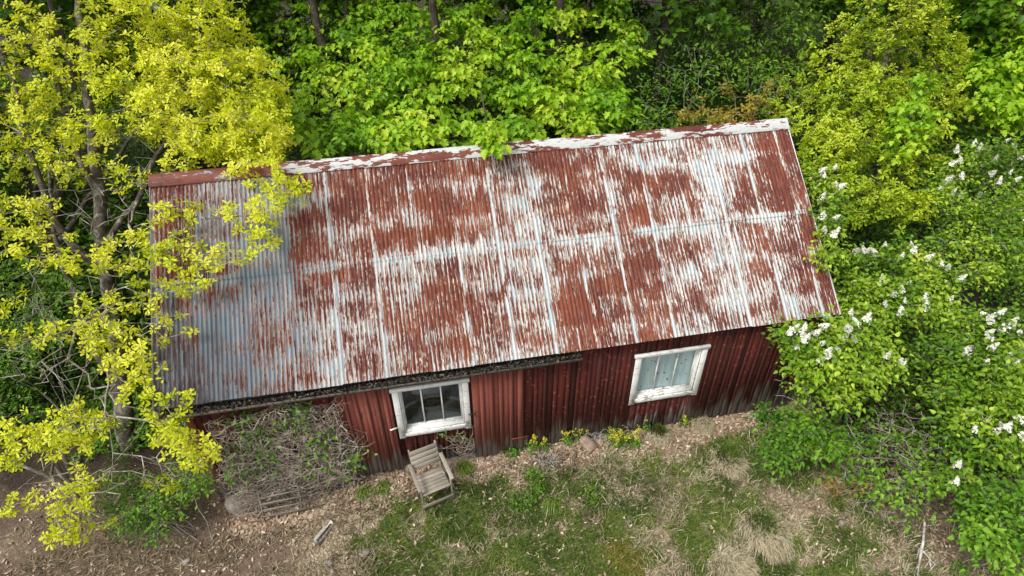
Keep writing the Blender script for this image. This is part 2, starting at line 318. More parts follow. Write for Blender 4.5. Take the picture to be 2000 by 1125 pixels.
def frusta(P, Q, rp, rq, sides):
    """tapered tubes between point pairs, all in one go"""
    P, Q, rp, rq = map(np.asarray, (P, Q, rp, rq)); N = len(P); D = Q-P; L = np.linalg.norm(D, axis=1, keepdims=True)+1e-9; D = D/L
    ref = np.where(np.abs(D[:, 2:3]) < .9, A3(0, 0, 1), A3(1, 0, 0)); a = np.cross(D, ref); a /= np.linalg.norm(a, axis=1, keepdims=True); b = np.cross(D, a)
    th = np.arange(sides)/sides*2*np.pi; c, s_ = np.cos(th)[None, :, None], np.sin(th)[None, :, None]
    ring = a[:, None]*c+b[:, None]*s_
    Q2 = Q + D*np.minimum(rq[:, None]*.6, L*.2)
    V = np.concatenate((P[:, None]+ring*rp[:, None, None], Q2[:, None]+ring*rq[:, None, None]), 1).reshape(-1, 3)
    i = np.arange(sides); j = (i+1) % sides; f = np.stack((i, j, j+sides, i+sides), 1)
    F = (f[None]+(np.arange(N)*2*sides)[:, None, None]).reshape(-1, 4); return V, F
def tubes(polys, sides=5):
    P, Q, a, b = [], [], [], []
    for pts, rr in polys:
        pts = np.asarray(pts); rr = np.asarray(rr); P.append(pts[:-1]); Q.append(pts[1:]); a.append(rr[:-1]); b.append(rr[1:])
    return frusta(np.concatenate(P), np.concatenate(Q), np.concatenate(a), np.concatenate(b), sides)
def loft(pts, rad, sides=12, wob=.1, seed=0):
    """one continuous tapered tube"""
    pts = np.asarray(pts, float); n = len(pts); D = np.gradient(pts, axis=0); D /= np.linalg.norm(D, axis=1, keepdims=True); V = []
    for i in range(n):
        a = np.cross(D[i], A3(.3, 1, .1)); a /= np.linalg.norm(a); b = np.cross(D[i], a)
        for k in range(sides):
            t = 2*np.pi*k/sides; r = rad[i]*(1+wob*(vn(math.cos(t)*1.5+9, math.sin(t)*1.5+9, i*.35, seed)*2-1)); V.append(pts[i]+(a*math.cos(t)+b*math.sin(t))*r)
    i = np.arange(n-1)[:, None]*sides; k = np.arange(sides); F = np.stack((i+k, i+(k+1) % sides, i+sides+(k+1) % sides, i+sides+k), -1).reshape(-1, 4)
    return np.array(V), F
def resample(pts, step):
    pts = np.asarray(pts, float); L = np.concatenate(([0], np.cumsum(np.linalg.norm(np.diff(pts, axis=0), axis=1)))); n = max(2, int(L[-1]/step)+1); t = np.linspace(0, L[-1], n)
    return np.stack([np.interp(t, L, pts[:, k]) for k in range(3)], 1)

# ------------------------------------------------------------------ leaves
def half_leaf(edge, fold):
    """two mirrored ngons folded along the midrib"""
    e = np.array(edge, float); n = len(e); up = np.column_stack((e, np.abs(e[:, 1])*fold - .22*e[:, 0]**2)); lo = up*A3(1, -1, 1)
    V = np.concatenate((up, lo[1:-1])); F = [list(range(n))[::-1], [0]+[n+k for k in range(n-2)]+[n-1]]
    return V, [np.array([f]) for f in F]
LEAF = {
 'oak': half_leaf([(0, 0), (.2, .07), (.36, .15), (.46, .12), (.62, .22), (.72, .17), (.86, .19), (1, 0)], .35),
 'maple': half_leaf([(0, 0), (-.1, .16), (.04, .44), (.2, .26), (.5, .52), (.52, .22), (.72, .24), (1, 0)], .25),
 'heart': half_leaf([(0, 0), (-.05, .16), (.1, .34), (.42, .34), (.75, .16), (1, 0)], .35),
 'oval': half_leaf([(0, 0), (.25, .2), (.55, .25), (.85, .12), (1, 0)], .3),
 'flower': half_leaf([(-.5, 0), (-.3, .4), (.3, .4), (.5, 0)], .3),
 'blade': half_leaf([(0, 0), (.02, .03), (.5, .028), (1, 0)], .2),
}
def leaves(kind, P, D, Nn, S, tint):
    """kind at points P, along D, facing Nn, size S"""
    tv, tf = LEAF[kind]; D = D/(np.linalg.norm(D, axis=1, keepdims=True)+1e-9); Y = np.cross(Nn, D); Y /= (np.linalg.norm(Y, axis=1, keepdims=True)+1e-9); Z = np.cross(D, Y)
    V = P[:, None]+S[:, None, None]*(tv[None, :, 0:1]*D[:, None]+tv[None, :, 1:2]*Y[:, None]+tv[None, :, 2:3]*Z[:, None])
    m = len(tv); off = (np.arange(len(P))*m)[:, None, None]
    return V.reshape(-1, 3), [(f[None]+off).reshape(-1, f.shape[1]) for f in tf], np.repeat(tint, m)
def rdir(n, rng): v = rng.normal(size=(n, 3)); return v/np.linalg.norm(v, axis=1, keepdims=True)

def foliage(tips, dirs, kind, per, size, spread, rng, mode, tint0=None, flat=.5, droop=.3):
    """leaf clusters at branch tips -> V, F, tint"""
    T = len(tips); tint0 = np.full(T, .5) if tint0 is None else tint0
    if mode == 'rosette':
        k = per; idx = np.repeat(np.arange(T), k); ax = dirs+A3(0, 0, .9)+rdir(T, rng)*.5; ax /= np.linalg.norm(ax, axis=1, keepdims=True)
        a = np.cross(ax, rdir(T, rng)); a /= np.linalg.norm(a, axis=1, keepdims=True); b = np.cross(ax, a)
        th = np.tile(np.arange(k)/k*2*np.pi, T)+rng.uniform(-.4, .4, T*k); el = rng.uniform(-.15, .75, T*k)
        D = (a[idx]*np.cos(th)[:, None]+b[idx]*np.sin(th)[:, None])*np.cos(el)[:, None]+ax[idx]*np.sin(el)[:, None]
        Nn = ax[idx]+rng.normal(size=D.shape)*.25; P = tips[idx]+D*.01-ax[idx]*rng.uniform(0, .05, (T*k, 1))
    else:
        k = per; idx = np.repeat(np.arange(T), k); off = rng.normal(size=(T*k, 3))*A3(1, 1, flat)*spread*.55; P = tips[idx]+off
        out = off/(np.linalg.norm(off, axis=1, keepdims=True)+1e-6)
        D = out*A3(1, 1, .3)+dirs[idx]*.5+rng.normal(size=P.shape)*.35+A3(0, 0, -droop)
        Nn = A3(0, 0, 1)+out*.55+rng.normal(size=P.shape)*.3
        P = P - D/(np.linalg.norm(D, axis=1, keepdims=True))*size*.4
    S = size*np.repeat(rng.uniform(.8, 1.15, T), per)*rng.uniform(.55, 1.2, len(P)); tint = np.clip(tint0[idx]+rng.normal(0, .16, len(P)), 0, 1)
    return leaves(kind, P, D, Nn, S, tint)

def skeleton(stems, tips, rng, step=.45, up_pen=.6, bal=.25, jit=.085):
    """attach tips to stems one by one, the nearest first, so branches fork and carry others"""
    pos, par = [], []; n = 0
    for st, att in stems:
        for i, p in enumerate(st):
            pos.append(p); par.append(n-1 if i else att); n += 1
    nst = n; cap = n+len(tips)*14+10; PA = np.zeros((cap, 3)); PA[:n] = pos; PL = np.zeros(cap); par = list(par)
    for i in range(n): PL[i] = 0 if par[i] < 0 else PL[par[i]]+np.linalg.norm(PA[i]-PA[par[i]])*.3
    d0 = np.array([np.min(np.linalg.norm(PA[:nst]-t, axis=1)) for t in tips]); order = np.argsort(d0); tipnode = np.zeros(len(tips), int)
    for ti in order:
        t = tips[ti]; v = t-PA[:n]; d = np.linalg.norm(v, axis=1); cost = d+bal*PL[:n]+up_pen*np.maximum(0, -v[:, 2])
        j = int(np.argmin(cost)); L = d[j]; k = max(1, min(12, int(L/step))); p0 = PA[j].copy(); prev = j
        sag = rng.normal(0, 1, 3)*L*.07+A3(0, 0, L*.06)
        for q in range(1, k+1):
            f = q/k; p = p0+(t-p0)*f+sag*4*f*(1-f)+(rng.normal(0, 1, 3)*jit*step*(q < k)); PA[n] = p; par.append(prev); PL[n] = PL[prev]+L/k; prev = n; n += 1
        tipnode[ti] = prev
    return PA[:n], np.array(par), tipnode, nst
def branch_mesh(PA, par, nst, rtip, power, rmax, sides=5):
    n = len(PA); cnt = np.zeros(n); kids = np.zeros(n)
    for p in par:
        if p >= 0: kids[p] += 1
    for i in range(n-1, -1, -1):
        if kids[i] == 0: cnt[i] += 1
        if par[i] >= 0: cnt[par[i]] += cnt[i]
    r = np.minimum(rtip*cnt**power, rmax); e = np.arange(nst, n); p = par[e]
    return frusta(PA[p], PA[e], np.minimum(r[p], r[e]*1.5), r[e], sides), r

def tree(name, label, cat, base, stems, srad, tips, leafspec, mats, rng, group=None, extra=None, tint0=None, branch_name='trunk', crown_name='crown', rtip=.007, power=.45, rmax=.12, crown_tips=None):
    """thing > trunk, branch_work, crown; all meshes kept in the thing's own coordinates"""
    base = np.asarray(base, float); root = thing(name, label, cat, base, group=group)
    st = []; off = 0; Vs, Fs, nv = [], [], 0
    for i, (pts, att) in enumerate(stems):
        pts = np.asarray(pts)-base; rs = resample(pts, .35); rs[1:-1] += rng.normal(0, .025, (len(rs)-2, 3)); r0, r1 = srad[i]
        V, F = loft(rs, np.linspace(r0, r1, len(rs))**1.0, 9, .16, i); Vs.append(V); Fs.append(F+nv); nv += len(V)
        st.append((rs, -1 if att is None else att)); off += len(rs)
    T = tips-base; allT = T if extra is None else np.concatenate((T, extra-base))
    PA, par, tn, nst = skeleton(st, allT, rng); (V, F), r = branch_mesh(PA, par, nst, rtip, power, rmax)
    nt_ = sum(len(f_) for f_ in Fs); me = npmesh(branch_name, np.concatenate(Vs+[V]), [np.concatenate(Fs+[F+nv])], smooth=True); me.materials.append(MAT[mats[0]]); me.materials.append(MAT[mats[1]])
    me.polygons.foreach_set('material_index', (np.arange(len(me.polygons)) >= nt_).astype(np.int32)); link(branch_name, me, None, root)
    tn = tn[:len(T)]; dirs = PA[tn]-PA[par[tn]]; dirs /= np.linalg.norm(dirs, axis=1, keepdims=True)+1e-9
    V, F, t = leafspec(T, dirs, rng, tint0)
    link(crown_name, npmesh(crown_name, V, F, {'tint': t}), mats[2], root); return root

def clump_tips(cl, rng, f=1.0, thick=None):
    """cl: (px, py, rx, ry, distance, n) ellipsoids of foliage -> points in space"""
    out = []
    for c in cl:
        x, y, rx, ry, d, n_ = c[:6]; k = max(1, int(round(n_*f))); C0 = at(x, y, d); ax, ay = rx*d/FPX, ry*d/FPX; az = thick or min(1.3, .8*(ax+ay)/2+.1)
        q = rdir(k, rng)*(rng.uniform(.12, 1, (k, 1))**.45); out.append(C0+q[:, 0:1]*CR*ax+q[:, 1:2]*CU*ay+q[:, 2:3]*FW*az)
    return np.concatenate(out)
def spaced(P, d):
    keep = []
    for i in range(len(P)):
        if not keep or np.min(np.linalg.norm(P[keep]-P[i], axis=1)) > d: keep.append(i)
    return P[keep]
def oak_leaves(size=.115, per=8, reps=2, sp=.09):
    def f(T, dirs, rng, tint0):
        t = np.clip(fbm(T[:, 0]*1.2, T[:, 1]*1.2, T[:, 2]*1.2, 5)*1.4-.06, 0, 1) if tint0 is None else tint0
        T2 = np.concatenate([T]+[T+rng.normal(0, sp, T.shape)-dirs*.08*(k+1) for k in range(reps-1)]); return foliage(T2, np.tile(dirs, (reps, 1)), 'oak', per, size, .1, rng, 'rosette', np.tile(t, reps))
    return f
def spray_leaves(kind='maple', size=.17, per=12, spread=.3, flat=.35, droop=.35, ts=.9):
    def f(T, dirs, rng, tint0):
        t = np.clip(fbm(T[:, 0]*ts, T[:, 1]*ts, T[:, 2]*ts, 11)*1.5-.25, 0, 1) if tint0 is None else tint0
        return foliage(T, dirs, kind, per, size, spread, rng, 'spray', t, flat, droop)
    return f

# ------------------------------------------------------------------ ground
def gz(x, y):
    x = np.asarray(x, float); y = np.asarray(y, float)
    z = -.36*sst(3.0, .6, x)*sst(7, 0, y)-.3*sst(.5, -6, x)
    near = sst(-.1, -.9, y)
    z = z + near*((fbm(x*.9, y*.9, 0, 3)-.5)*.2+(fbm(x*2.6, y*2.6, 0, 8)-.5)*.2*sst(1.5, 4, x)) + (vn(x*.16, y*.16, 0, 21)-.5)*.5*sst(7, 14, y)
    return z
def masks(x, y):
    n1 = fbm(x*.8, y*.8, 0, 41, 4); n2 = fbm(x*1.9, y*1.9, 0, 52, 3); n3 = fbm(x*.5, y*.9, 0, 63, 3)
    front = sst(.3, -.5, y)
    grassy = sst(2.2, 3.6, x)*sst(-.35, -.9, y)*sst(13.4, 12.2, x+(n1-.5)*2)
    blob = lambda cx, cy, rx, ry: np.exp(-((x-cx)/rx)**2-((y-cy)/ry)**2)
    n4 = fbm(x*3.2, y*3.2, 0, 55, 3); green = grassy*np.clip(.45+1.5*(n1-.36)+1.8*(n4-.5), 0, 1)
    for b in ((4.6, -1.5, .9, .55), (3.2, -1.5, .8, .3), (6.3, -1.7, 1.0, .45), (8.9, -1.15, 1.3, .28), (10.6, -.75, 1.0, .3), (7.3, -1.3, .7, .4), (4.2, -2.2, 1.1, .35), (11.5, -1.9, .6, .35), (5.6, -.75, .3, .25), (8.0, -1.9, 1.1, .45), (9.5, -1.75, 1.1, .35), (10.9, -1.6, .7, .35)): green = np.maximum(green, 1.0*blob(*b)*(.35+1.1*n4))
    litter = np.maximum(sst(-1.0, -.3, y+(n2-.5)*.9)*sst(-.1, .8, x)*sst(14, 12, x)*front, .95*np.maximum(blob(5.9, -.8, .7, .5), np.maximum(blob(6.7, -2.4, .6, .5), blob(2.4, -.7, 1.2, .35)))*(.6+.8*n2))
    litter = np.maximum(litter, .75*blob(11.8, -2.6, 1.3, .8)*n2*1.6)
    dirt = np.maximum(sst(2.6, 1.2, x+(n3-.5)*2.2), np.maximum(sst(.2, .8, y), sst(12.2, 13.5, x+(n1-.5)*2)))
    dirt = dirt*(.55+.9*(n1-.25))
    moss = blob(7.6, -2.75, .33, .4)*1.1+.3*blob(7.2, -2.5, .3, .25)
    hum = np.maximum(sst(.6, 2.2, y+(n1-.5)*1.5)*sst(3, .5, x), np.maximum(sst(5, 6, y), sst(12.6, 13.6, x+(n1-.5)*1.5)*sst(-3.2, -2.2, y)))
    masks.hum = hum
    return green, litter*(1-.8*green), np.clip(dirt, 0, 1), moss
gx = np.unique(np.concatenate((np.linspace(-400, -12, 24), np.arange(-12, -6, .4), np.arange(-6, 17, .075), np.arange(17, 40, .5), np.linspace(40, 500, 24))))
gy = np.unique(np.concatenate((np.linspace(-400, -9, 24), np.arange(-9, -5, .3), np.arange(-5, 3, .06), np.arange(3, 45, .5), np.linspace(45, 600, 26))))
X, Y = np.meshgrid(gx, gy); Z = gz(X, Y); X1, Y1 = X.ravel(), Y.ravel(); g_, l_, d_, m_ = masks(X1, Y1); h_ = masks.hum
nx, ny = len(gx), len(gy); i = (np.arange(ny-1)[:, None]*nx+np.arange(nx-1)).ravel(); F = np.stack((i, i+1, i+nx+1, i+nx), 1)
o = link('ground', npmesh('ground', np.column_stack((X1, Y1, Z.ravel())), [F], {'green': g_, 'litter': l_, 'dirt': d_, 'moss': m_, 'shade_humus': h_}, smooth=True), 'ground'); tag(o, kind='structure')

def in_barn(x, y): return (x > .25) & (x < 12.25) & (y > -.02) & (y < 6.2)
def scatter(n_, x0, x1, y0, y1, rng):
    x = rng.uniform(x0, x1, n_); y = rng.uniform(y0, y1, n_); k = ~in_barn(x, y); return x[k], y[k]
def blades(name, x, y, z, length, wid, mat, rng, lean=.7, tint=None):
    n_ = len(x); P = np.column_stack((x, y, z-.01)); th = rng.uniform(0, 2*np.pi, n_); el = rng.uniform(.15, 1.3, n_)*lean
    D = np.column_stack((np.cos(th)*np.sin(el), np.sin(th)*np.sin(el), np.cos(el))); Nn = np.column_stack((-np.sin(th), np.cos(th), np.zeros(n_)))
    Nn = np.cross(D, Nn); V, F, t = leaves('blade', P, D, Nn, length, rng.uniform(0, 1, n_) if tint is None else tint)
    # widen the strips without making them longer
    return V, F, t
rng = np.random.default_rng(11)
x, y = scatter(150000, -4, 15, -5, -.15, rng); g_, l_, d_, m_ = masks(x, y); k = rng.uniform(0, 1, len(x)) < np.clip(g_*1.15-.18, 0, .8)*(1-l_*.7); x, y = x[k], y[k]
L = rng.uniform(.06, .17, len(x)); V, F, t = blades('g', x, y, gz(x, y), L, .1, None, rng, .8, np.clip(fbm(x*1.3, y*1.3, 0, 77)*1.3-.2+rng.normal(0, .17, len(x)), 0, 1))
tag(link('green_grass', npmesh('green_grass', V, F, {'tint': t}), 'green_grass'), 'short fresh green grass growing in patches in front of the barn', 'grass', kind='stuff')
x, y = scatter(150000, -1, 15, -5, -.3, rng); g_, l_, d_, m_ = masks(x, y); k = rng.uniform(0, 1, len(x)) < np.clip(1.1-g_*1.05-l_*.7-d_*.75, .12, 1)*sst(1.0, 3.2, x)*.6*np.clip(fbm(x*1.5, y*1.5, 0, 91)*2-.4, .1, 1); x, y = x[k], y[k]
L = rng.uniform(.08, .24, len(x)); V, F, t = blades('d', x, y, gz(x, y), L, .1, None, rng, 1.15, np.clip(fbm(x*2, y*2, 0, 78)*1.2-.1+rng.normal(0, .2, len(x)), 0, 1))
tag(link('dry_grass', npmesh('dry_grass', V, F, {'tint': t}), 'dry_grass'), 'matted straw coloured dry grass of last year in front of the barn', 'grass', kind='stuff')
x, y = scatter(60000, -6, 3.2, -4, 1.2, rng); k = rng.uniform(0, 1, len(x)) < .5*sst(.42, .62, fbm(x*.7, y*2.2, 0, 92)); x, y = x[k], y[k]
L = rng.uniform(.07, .22, len(x)); V, F, t = blades('d', x, y, gz(x, y)+.008, L, .1, None, rng, 1.25, np.clip(rng.normal(.38, .24, len(x)), 0, 1))
tag(link('dry_grass', npmesh('dry_grass', V, F, {'tint': t}), 'dry_grass'), 'thin streaks of dry grass on the bare earth bank at lower left', 'grass', kind='stuff')
x, y = scatter(150000, -4, 16, -5, 1.5, rng); g_, l_, d_, m_ = masks(x, y); k = rng.uniform(0, 1, len(x)) < np.clip(l_*.6+.03+d_*.09, 0, 1)*(.3+1.2*vn(x*2.2, y*2.2, 0, 15)); x, y = x[k], y[k]; n_ = len(x)
D = rdir(n_, rng)*A3(1, 1, .35); Nn = A3(0, 0, 1)+rng.normal(0, .45, (n_, 3))
V, F, t = leaves('oval', np.column_stack((x, y, gz(x, y)+rng.uniform(.005, .035, n_))), D, Nn, rng.uniform(.03, .1, n_), np.clip(rng.normal(.52, .27, n_), 0, 1))
tag(link('dead_leaves', npmesh('dead_leaves', V, F, {'tint': t}), 'dead_leaf'), 'brown and tan dead leaves littering the ground along the barn wall', 'leaf litter', kind='stuff')

# ------------------------------------------------------------------ the barn
LEN, RY, RZ, EZ, EY = 12.5, 3.049, 5.404, 2.793, -.207
WL, WR = .325, 12.17
barn = thing('barn', 'old red wooden barn with a rusty corrugated iron roof', 'barn')
SL = math.hypot(RY-EY, RZ-EZ); SD = A3(0, EY-RY, EZ-RZ)/SL; SN = np.cross(SD, A3(1, 0, 0)); SN = SN if SN[2] > 0 else -SN
# share of bare rust, from ridge to eave by rows and from left to right by columns
RUST = np.array([
 [.62,.35,.22,.72,.85,.78,.72,.70,.62,.78,.62,.55,.34,.36,.50,.92],
 [.60,.40,.16,.70,.82,.70,.72,.62,.40,.72,.45,.52,.45,.30,.30,.92],
 [.52,.35,.18,.72,.74,.66,.84,.80,.34,.70,.42,.80,.82,.20,.52,.84],
 [.50,.30,.20,.70,.72,.58,.82,.66,.34,.66,.50,.82,.66,.14,.62,.86],
 [.40,.24,.16,.62,.60,.48,.46,.44,.36,.46,.44,.50,.44,.24,.40,.66],
 [.42,.16,.20,.62,.58,.44,.42,.46,.22,.62,.62,.74,.72,.22,.62,.76],
 [.42,.16,.30,.55,.58,.62,.76,.40,.46,.86,.82,.58,.50,.18,.44,.60],
 [.40,.22,.42,.38,.52,.56,.66,.44,.52,.84,.70,.72,.66,.34,.52,.80],
 [.40,.30,.40,.30,.52,.60,.48,.42,.40,.66,.58,.55,.60,.36,.36,.40]])
def rustmap(u, v):
    a = np.clip(u/LEN*16-.5, 0, 14.999); b = np.clip(v*9-.5, 0, 7.999); i, j = a.astype(int), b.astype(int); fa, fb = a-i, b-j
    fa = sst(.2, .8, fa); fb = sst(.15, .85, fb)
    return (RUST[j, i]*(1-fa)+RUST[j, i+1]*fa)*(1-fb)+(RUST[j+1, i]*(1-fa)+RUST[j+1, i+1]*fa)*fb
PIT = .0762
def roof_sheet(v0, v1, lift0, lift1, back=False, seed=0):
    u = np.arange(0, LEN+1e-6, PIT/6); vv = np.linspace(v0, v1, 26 if not back else 4); U, Vv = np.meshgrid(u, vv)
    ph = np.cos(U/PIT*2*np.pi); sheet = np.floor(U/(PIT*10)); sh = _h(sheet, sheet*0+seed, sheet*0, 17)
    off = ph*.0135+lift0+(lift1-lift0)*(Vv-v0)/(v1-v0)+(sh-.5)*.006+(vn(U*.7, Vv*5, 0, 5)-.5)*.02+(vn(U*.25, Vv*2, 0, 6)-.5)*.03*np.sin(np.pi*np.clip(Vv, 0, 1))
    jag = (vn(sheet, sheet*0+.5, 0, 31+seed)-.5)*.03*((Vv == v1) | (Vv == v0)); s_ = Vv*SL+jag
    sdv, snv = (SD, SN) if not back else (SD*A3(1, -1, 1), SN*A3(1, -1, 1))
    P = A3(0, RY, RZ)+U[..., None]*A3(1, 0, 0)+s_[..., None]*sdv+off[..., None]*snv
    nc, nr = U.shape[1], U.shape[0]; i = (np.arange(nr-1)[:, None]*nc+np.arange(nc-1)).ravel(); F = np.stack((i, i+nc, i+nc+1, i+1), 1)
    rm = rustmap(U, Vv)+(sh-.5)*.18
    lap = np.abs(U/(PIT*10)-np.round(U/(PIT*10)))*10*PIT; rm = rm-.5*sst(.05, .02, lap)*sst(.32, .56, fbm(U*1.7, Vv*4.5, 0, 44))*sst(-1, .5, U)
    for nv_ in (.17, .34, .5, .68, .84, 1.0): rm = rm-.1*np.exp(-((Vv-nv_+(vn(U*2.5, U*0, 0, 3)-.5)*.03)/.018)**2)
    rm = rm-.5*np.exp(-((Vv-.492)/.016)**2)*sst(.2, .45, vn(U*3, Vv*0, 0, 61))
    gzn = sst(4.1, 1.6, U+(vn(U*2, Vv*3, 0, 9)-.5)*1.2)*(.75+.25*sst(.1, .5, Vv)); st = sst(2.3, .5, U+(vn(U*3, Vv*4, 0, 10)-.5)*.8)*sst(.42, .75, Vv+(vn(U*4, Vv*3, 0, 12)-.5)*.3)
    return npmesh('roof_sheet', P.reshape(-1, 3), [F], {'rustmap': rm.ravel(), 'crest': ph.ravel(), 'greyzone': gzn.ravel(), 'stain': st.ravel()}, np.column_stack((U.ravel()+seed*0, Vv.ravel()*SL)), smooth=True)
roof = MB()
for sgn in (1, -1):     # board deck under the iron
    f = (lambda p: p) if sgn == 1 else (lambda p: A3(p[0], 2*RY-p[1], p[2]))
    for k in range(14):
        a, b = k/14*SL+.004, (k+1)/14*SL-.004
        if k == 13: b -= .06
        q = [f(A3(xx, RY, RZ)+SD*s_+SN*h_) for h_ in (-.075, -.05) for s_ in (a, b) for xx in (.06, LEN-.06)]
        roof.add(q, [(0, 2, 3, 1), (4, 5, 7, 6), (0, 1, 5, 4), (2, 6, 7, 3), (0, 4, 6, 2), (1, 3, 7, 5)])
rf = roof.build('roof', 'dark_wood', barn); rf['label'] = 'gabled roof of rusty and white flaking corrugated iron'
link('roof_sheet', roof_sheet(.475, 1.0, 0, .002), 'roof', rf)['label'] = 'lower course of corrugated sheets, blue grey and stained at its left end'
link('roof_sheet', roof_sheet(.02, .495, .012, .02, seed=1), 'roof', rf)['label'] = 'upper course of corrugated sheets under the ridge'
link('roof_sheet', roof_sheet(.02, 1.0, .0, .0, True), 'roof', rf)
# ridge cap
rc = MB(); u0 = 0
for k in range(7):
    a, b = k*LEN/7-.004-(.02 if k == 0 else 0), (k+1)*LEN/7+.03; lf = .03+.004*(k % 2)
    prof = [(.2, .002), (.19, .012), (.04, .02), (0, .045), (-.04, .02), (-.19, .012), (-.2, .002)]
    V = []
    for xx in np.linspace(a, b, 9):
        for s_, h_ in prof:
            sd_, sn_ = (SD, SN) if s_ >= 0 else (SD*A3(1, -1, 1), SN*A3(1, -1, 1)); hh = h_+lf+(vn(xx*2, s_*3, 0, 2)-.5)*.012
            V.append(A3(xx, RY, RZ)+sd_*abs(s_)+(sn_ if abs(s_) > .01 else A3(0, 0, 1))*hh)
    rc.add(V, [(i*7+j, i*7+j+1, (i+1)*7+j+1, (i+1)*7+j) for i in range(8) for j in range(6)])
rc.build('ridge_cap', 'ridge', rf)
for xx, mat in ((-.012, 'grey_wood'), (LEN+.012, 'white')):
    m = MB()
    for sgn in (1, -1):
        sd_, sn_ = (SD, SN) if sgn == 1 else (SD*A3(1, -1, 1), SN*A3(1, -1, 1)); p = A3(xx, RY, RZ)
        m.add([p+sd_*s_+sn_*h_+A3(dx, 0, 0) for h_ in (-.13, .024) for s_ in (.0, SL+.01) for dx in (-.014, .014)], [(0, 2, 3, 1), (4, 5, 7, 6), (0, 1, 5, 4), (2, 6, 7, 3), (0, 4, 6, 2), (1, 3, 7, 5)])
    m.build('verge_board', mat, rf)
# gutter
m = MB(); m.box(-.06, 7.32, -.268, -.26, 2.585, 2.645); m.box(-.06, 7.32, -.258, -.09, 2.585, 2.605); m.box(-.06, 7.32, -.088, -.07, 2.585, 2.69)
gt = m.build('gutter', 'gutter_wood', rf); gt['label'] = 'wooden gutter full of debris under the left half of the eave'
rng = np.random.default_rng(5); n_ = 5200; x = rng.uniform(0, 7.3, n_); y = rng.uniform(-.25, -.1, n_); z = 2.63+rng.uniform(0, .045, n_)+(vn(x*4, y*9, 0, 4)-.5)*.04
V, F, t = leaves('oval', np.column_stack((x, y, z)), rdir(n_, rng)*A3(1, 1, .5), A3(0, 0, 1)+rng.normal(0, .6, (n_, 3)), rng.uniform(.03, .075, n_), np.clip(rng.normal(.4, .25, n_), 0, 1))
link('debris', npmesh('debris', V, F, {'tint': t}), 'gutter_debris', gt)['kind'] = 'stuff'

WIN = [(3.80, 5.20, .98, 2.32), (8.46, 9.95, .92, 2.29)]
def boards(m, x0, x1, y0, ztop, zbot, wmin, wmax, batten=0.0, bw=.045, holes=(), lean=0.0):
    x = x0
    while x < x1-.02:
        wd = min(random.uniform(wmin, wmax), x1-x)
        if x1-x-wd < .05: wd = x1-x
        for a, b, c, d in holes:
            for e in (a+.062, b-.062):
                if x+.004 < e < x+wd+.03: wd = e-x
        y = y0+random.uniform(-.006, .006); segs = [(zbot(x+wd/2)+random.uniform(-.03, .03), ztop)]
        for a, b, c, d in holes:
            if a+.06 < x+wd/2 < b-.06: segs = [(segs[0][0], c+.06), (d-.06, ztop)]
        t = random.random()
        for c, d in segs:
            if d > c: m.box(x+.006, x+wd-.006, y-.024, y, c, d, t)
        if batten and x > x0:
            t2 = random.uniform(.3, .7); w2 = bw*random.uniform(.8, 1.25)
            if any(min(abs(x-a-.062), abs(x-b+.062)) < .01 for a, b, c, d in holes): segs = []
            for c, d in segs:
                if d > c: m.box(x-w2/2, x+w2/2, y0-.024-batten, y0-.031, c+.004, d-.004, t2)
        x += wd
zb = lambda xx: float(gz(xx, 0))-.03
zfound = lambda xx: float(gz(xx, 0))+.04 if xx > 2.6 else -.04
m = MB(); boards(m, WL, 2.82, 0, 2.76, zfound, .14, .2); boards(m, 2.82, 6.24, .03, 2.76, zfound, .16, .24, .024, .06, WIN); boards(m, 6.24, WR, 0, 2.76, zb, .17, .26, .026, .065, WIN)
fw = m.build('front_wall', 'wall', barn); fw['label'] = 'front wall of dark red boards, grey and bare at the foot'
m = MB(); boards(m, 2.8, 3.76, -.05, 2.66, zfound, .13, .2, .024, .06); p = m.build('plank_panel', 'panel', barn); p['label'] = 'faded orange red plank panel left of the dark window'
m = MB(); boards(m, 5.25, 6.25, -.05, 2.6, lambda xx: .0, .17, .23, .028, .075); m.box(5.25, 6.25, -.049, -.03, .2, .3, .3); m.box(5.25, 6.25, -.049, -.03, 2.2, 2.3, .3)
dr = m.build('door', 'panel', barn); dr['label'] = 'faded orange red plank door, worn grey along its foot'
m = MB(); m.box(6.0, 6.36, -.105, -.098, .42, .465); m.build('hinge', 'iron', dr)
m = MB(); m.bar((5.3, -.12, 1.32), (5.3, -.12, 1.47), .022, .02); m.bar((5.3, -.1, 1.33), (5.3, -.125, 1.33), .02, .02); m.bar((5.3, -.1, 1.46), (5.3, -.125, 1.46), .02, .02); m.box(5.16, 5.3, -.112, -.107, 1.38, 1.41); m.build('latch', 'black_iron', dr)
for sx, x0, x1 in ((0, WL-.03, WL+.03), (1, WR-.03, WR+.03)):
    yy = .0; m = MB()
    while yy < 6.1:
        wd = random.uniform(.14, .2); zt = min(RZ-.1, EZ-.1+(min(yy, 6.1-yy))*(RZ-EZ)/(RY-EY)); m.box(x0, x1, yy+.03, yy+wd+.025, -.05 if sx == 0 else -.05, zt); yy += wd
    m.build('gable_wall', 'wall', barn)
m = MB(); boards(m, WL, WR, 6.1, 2.74, lambda q: -.2, .16, .2); m.build('back_wall', 'wall', barn)
for a in (WL-.05, WR+.05-.12):
    m = MB(); m.box(a, a+.12, -.055, -.03, .02, 2.7); m.build('corner_board', 'panel', barn)
m = MB(); m.box(WL+.2, WR-.2, .3, 5.8, -.3, .04); m.build('floor', 'interior', barn)
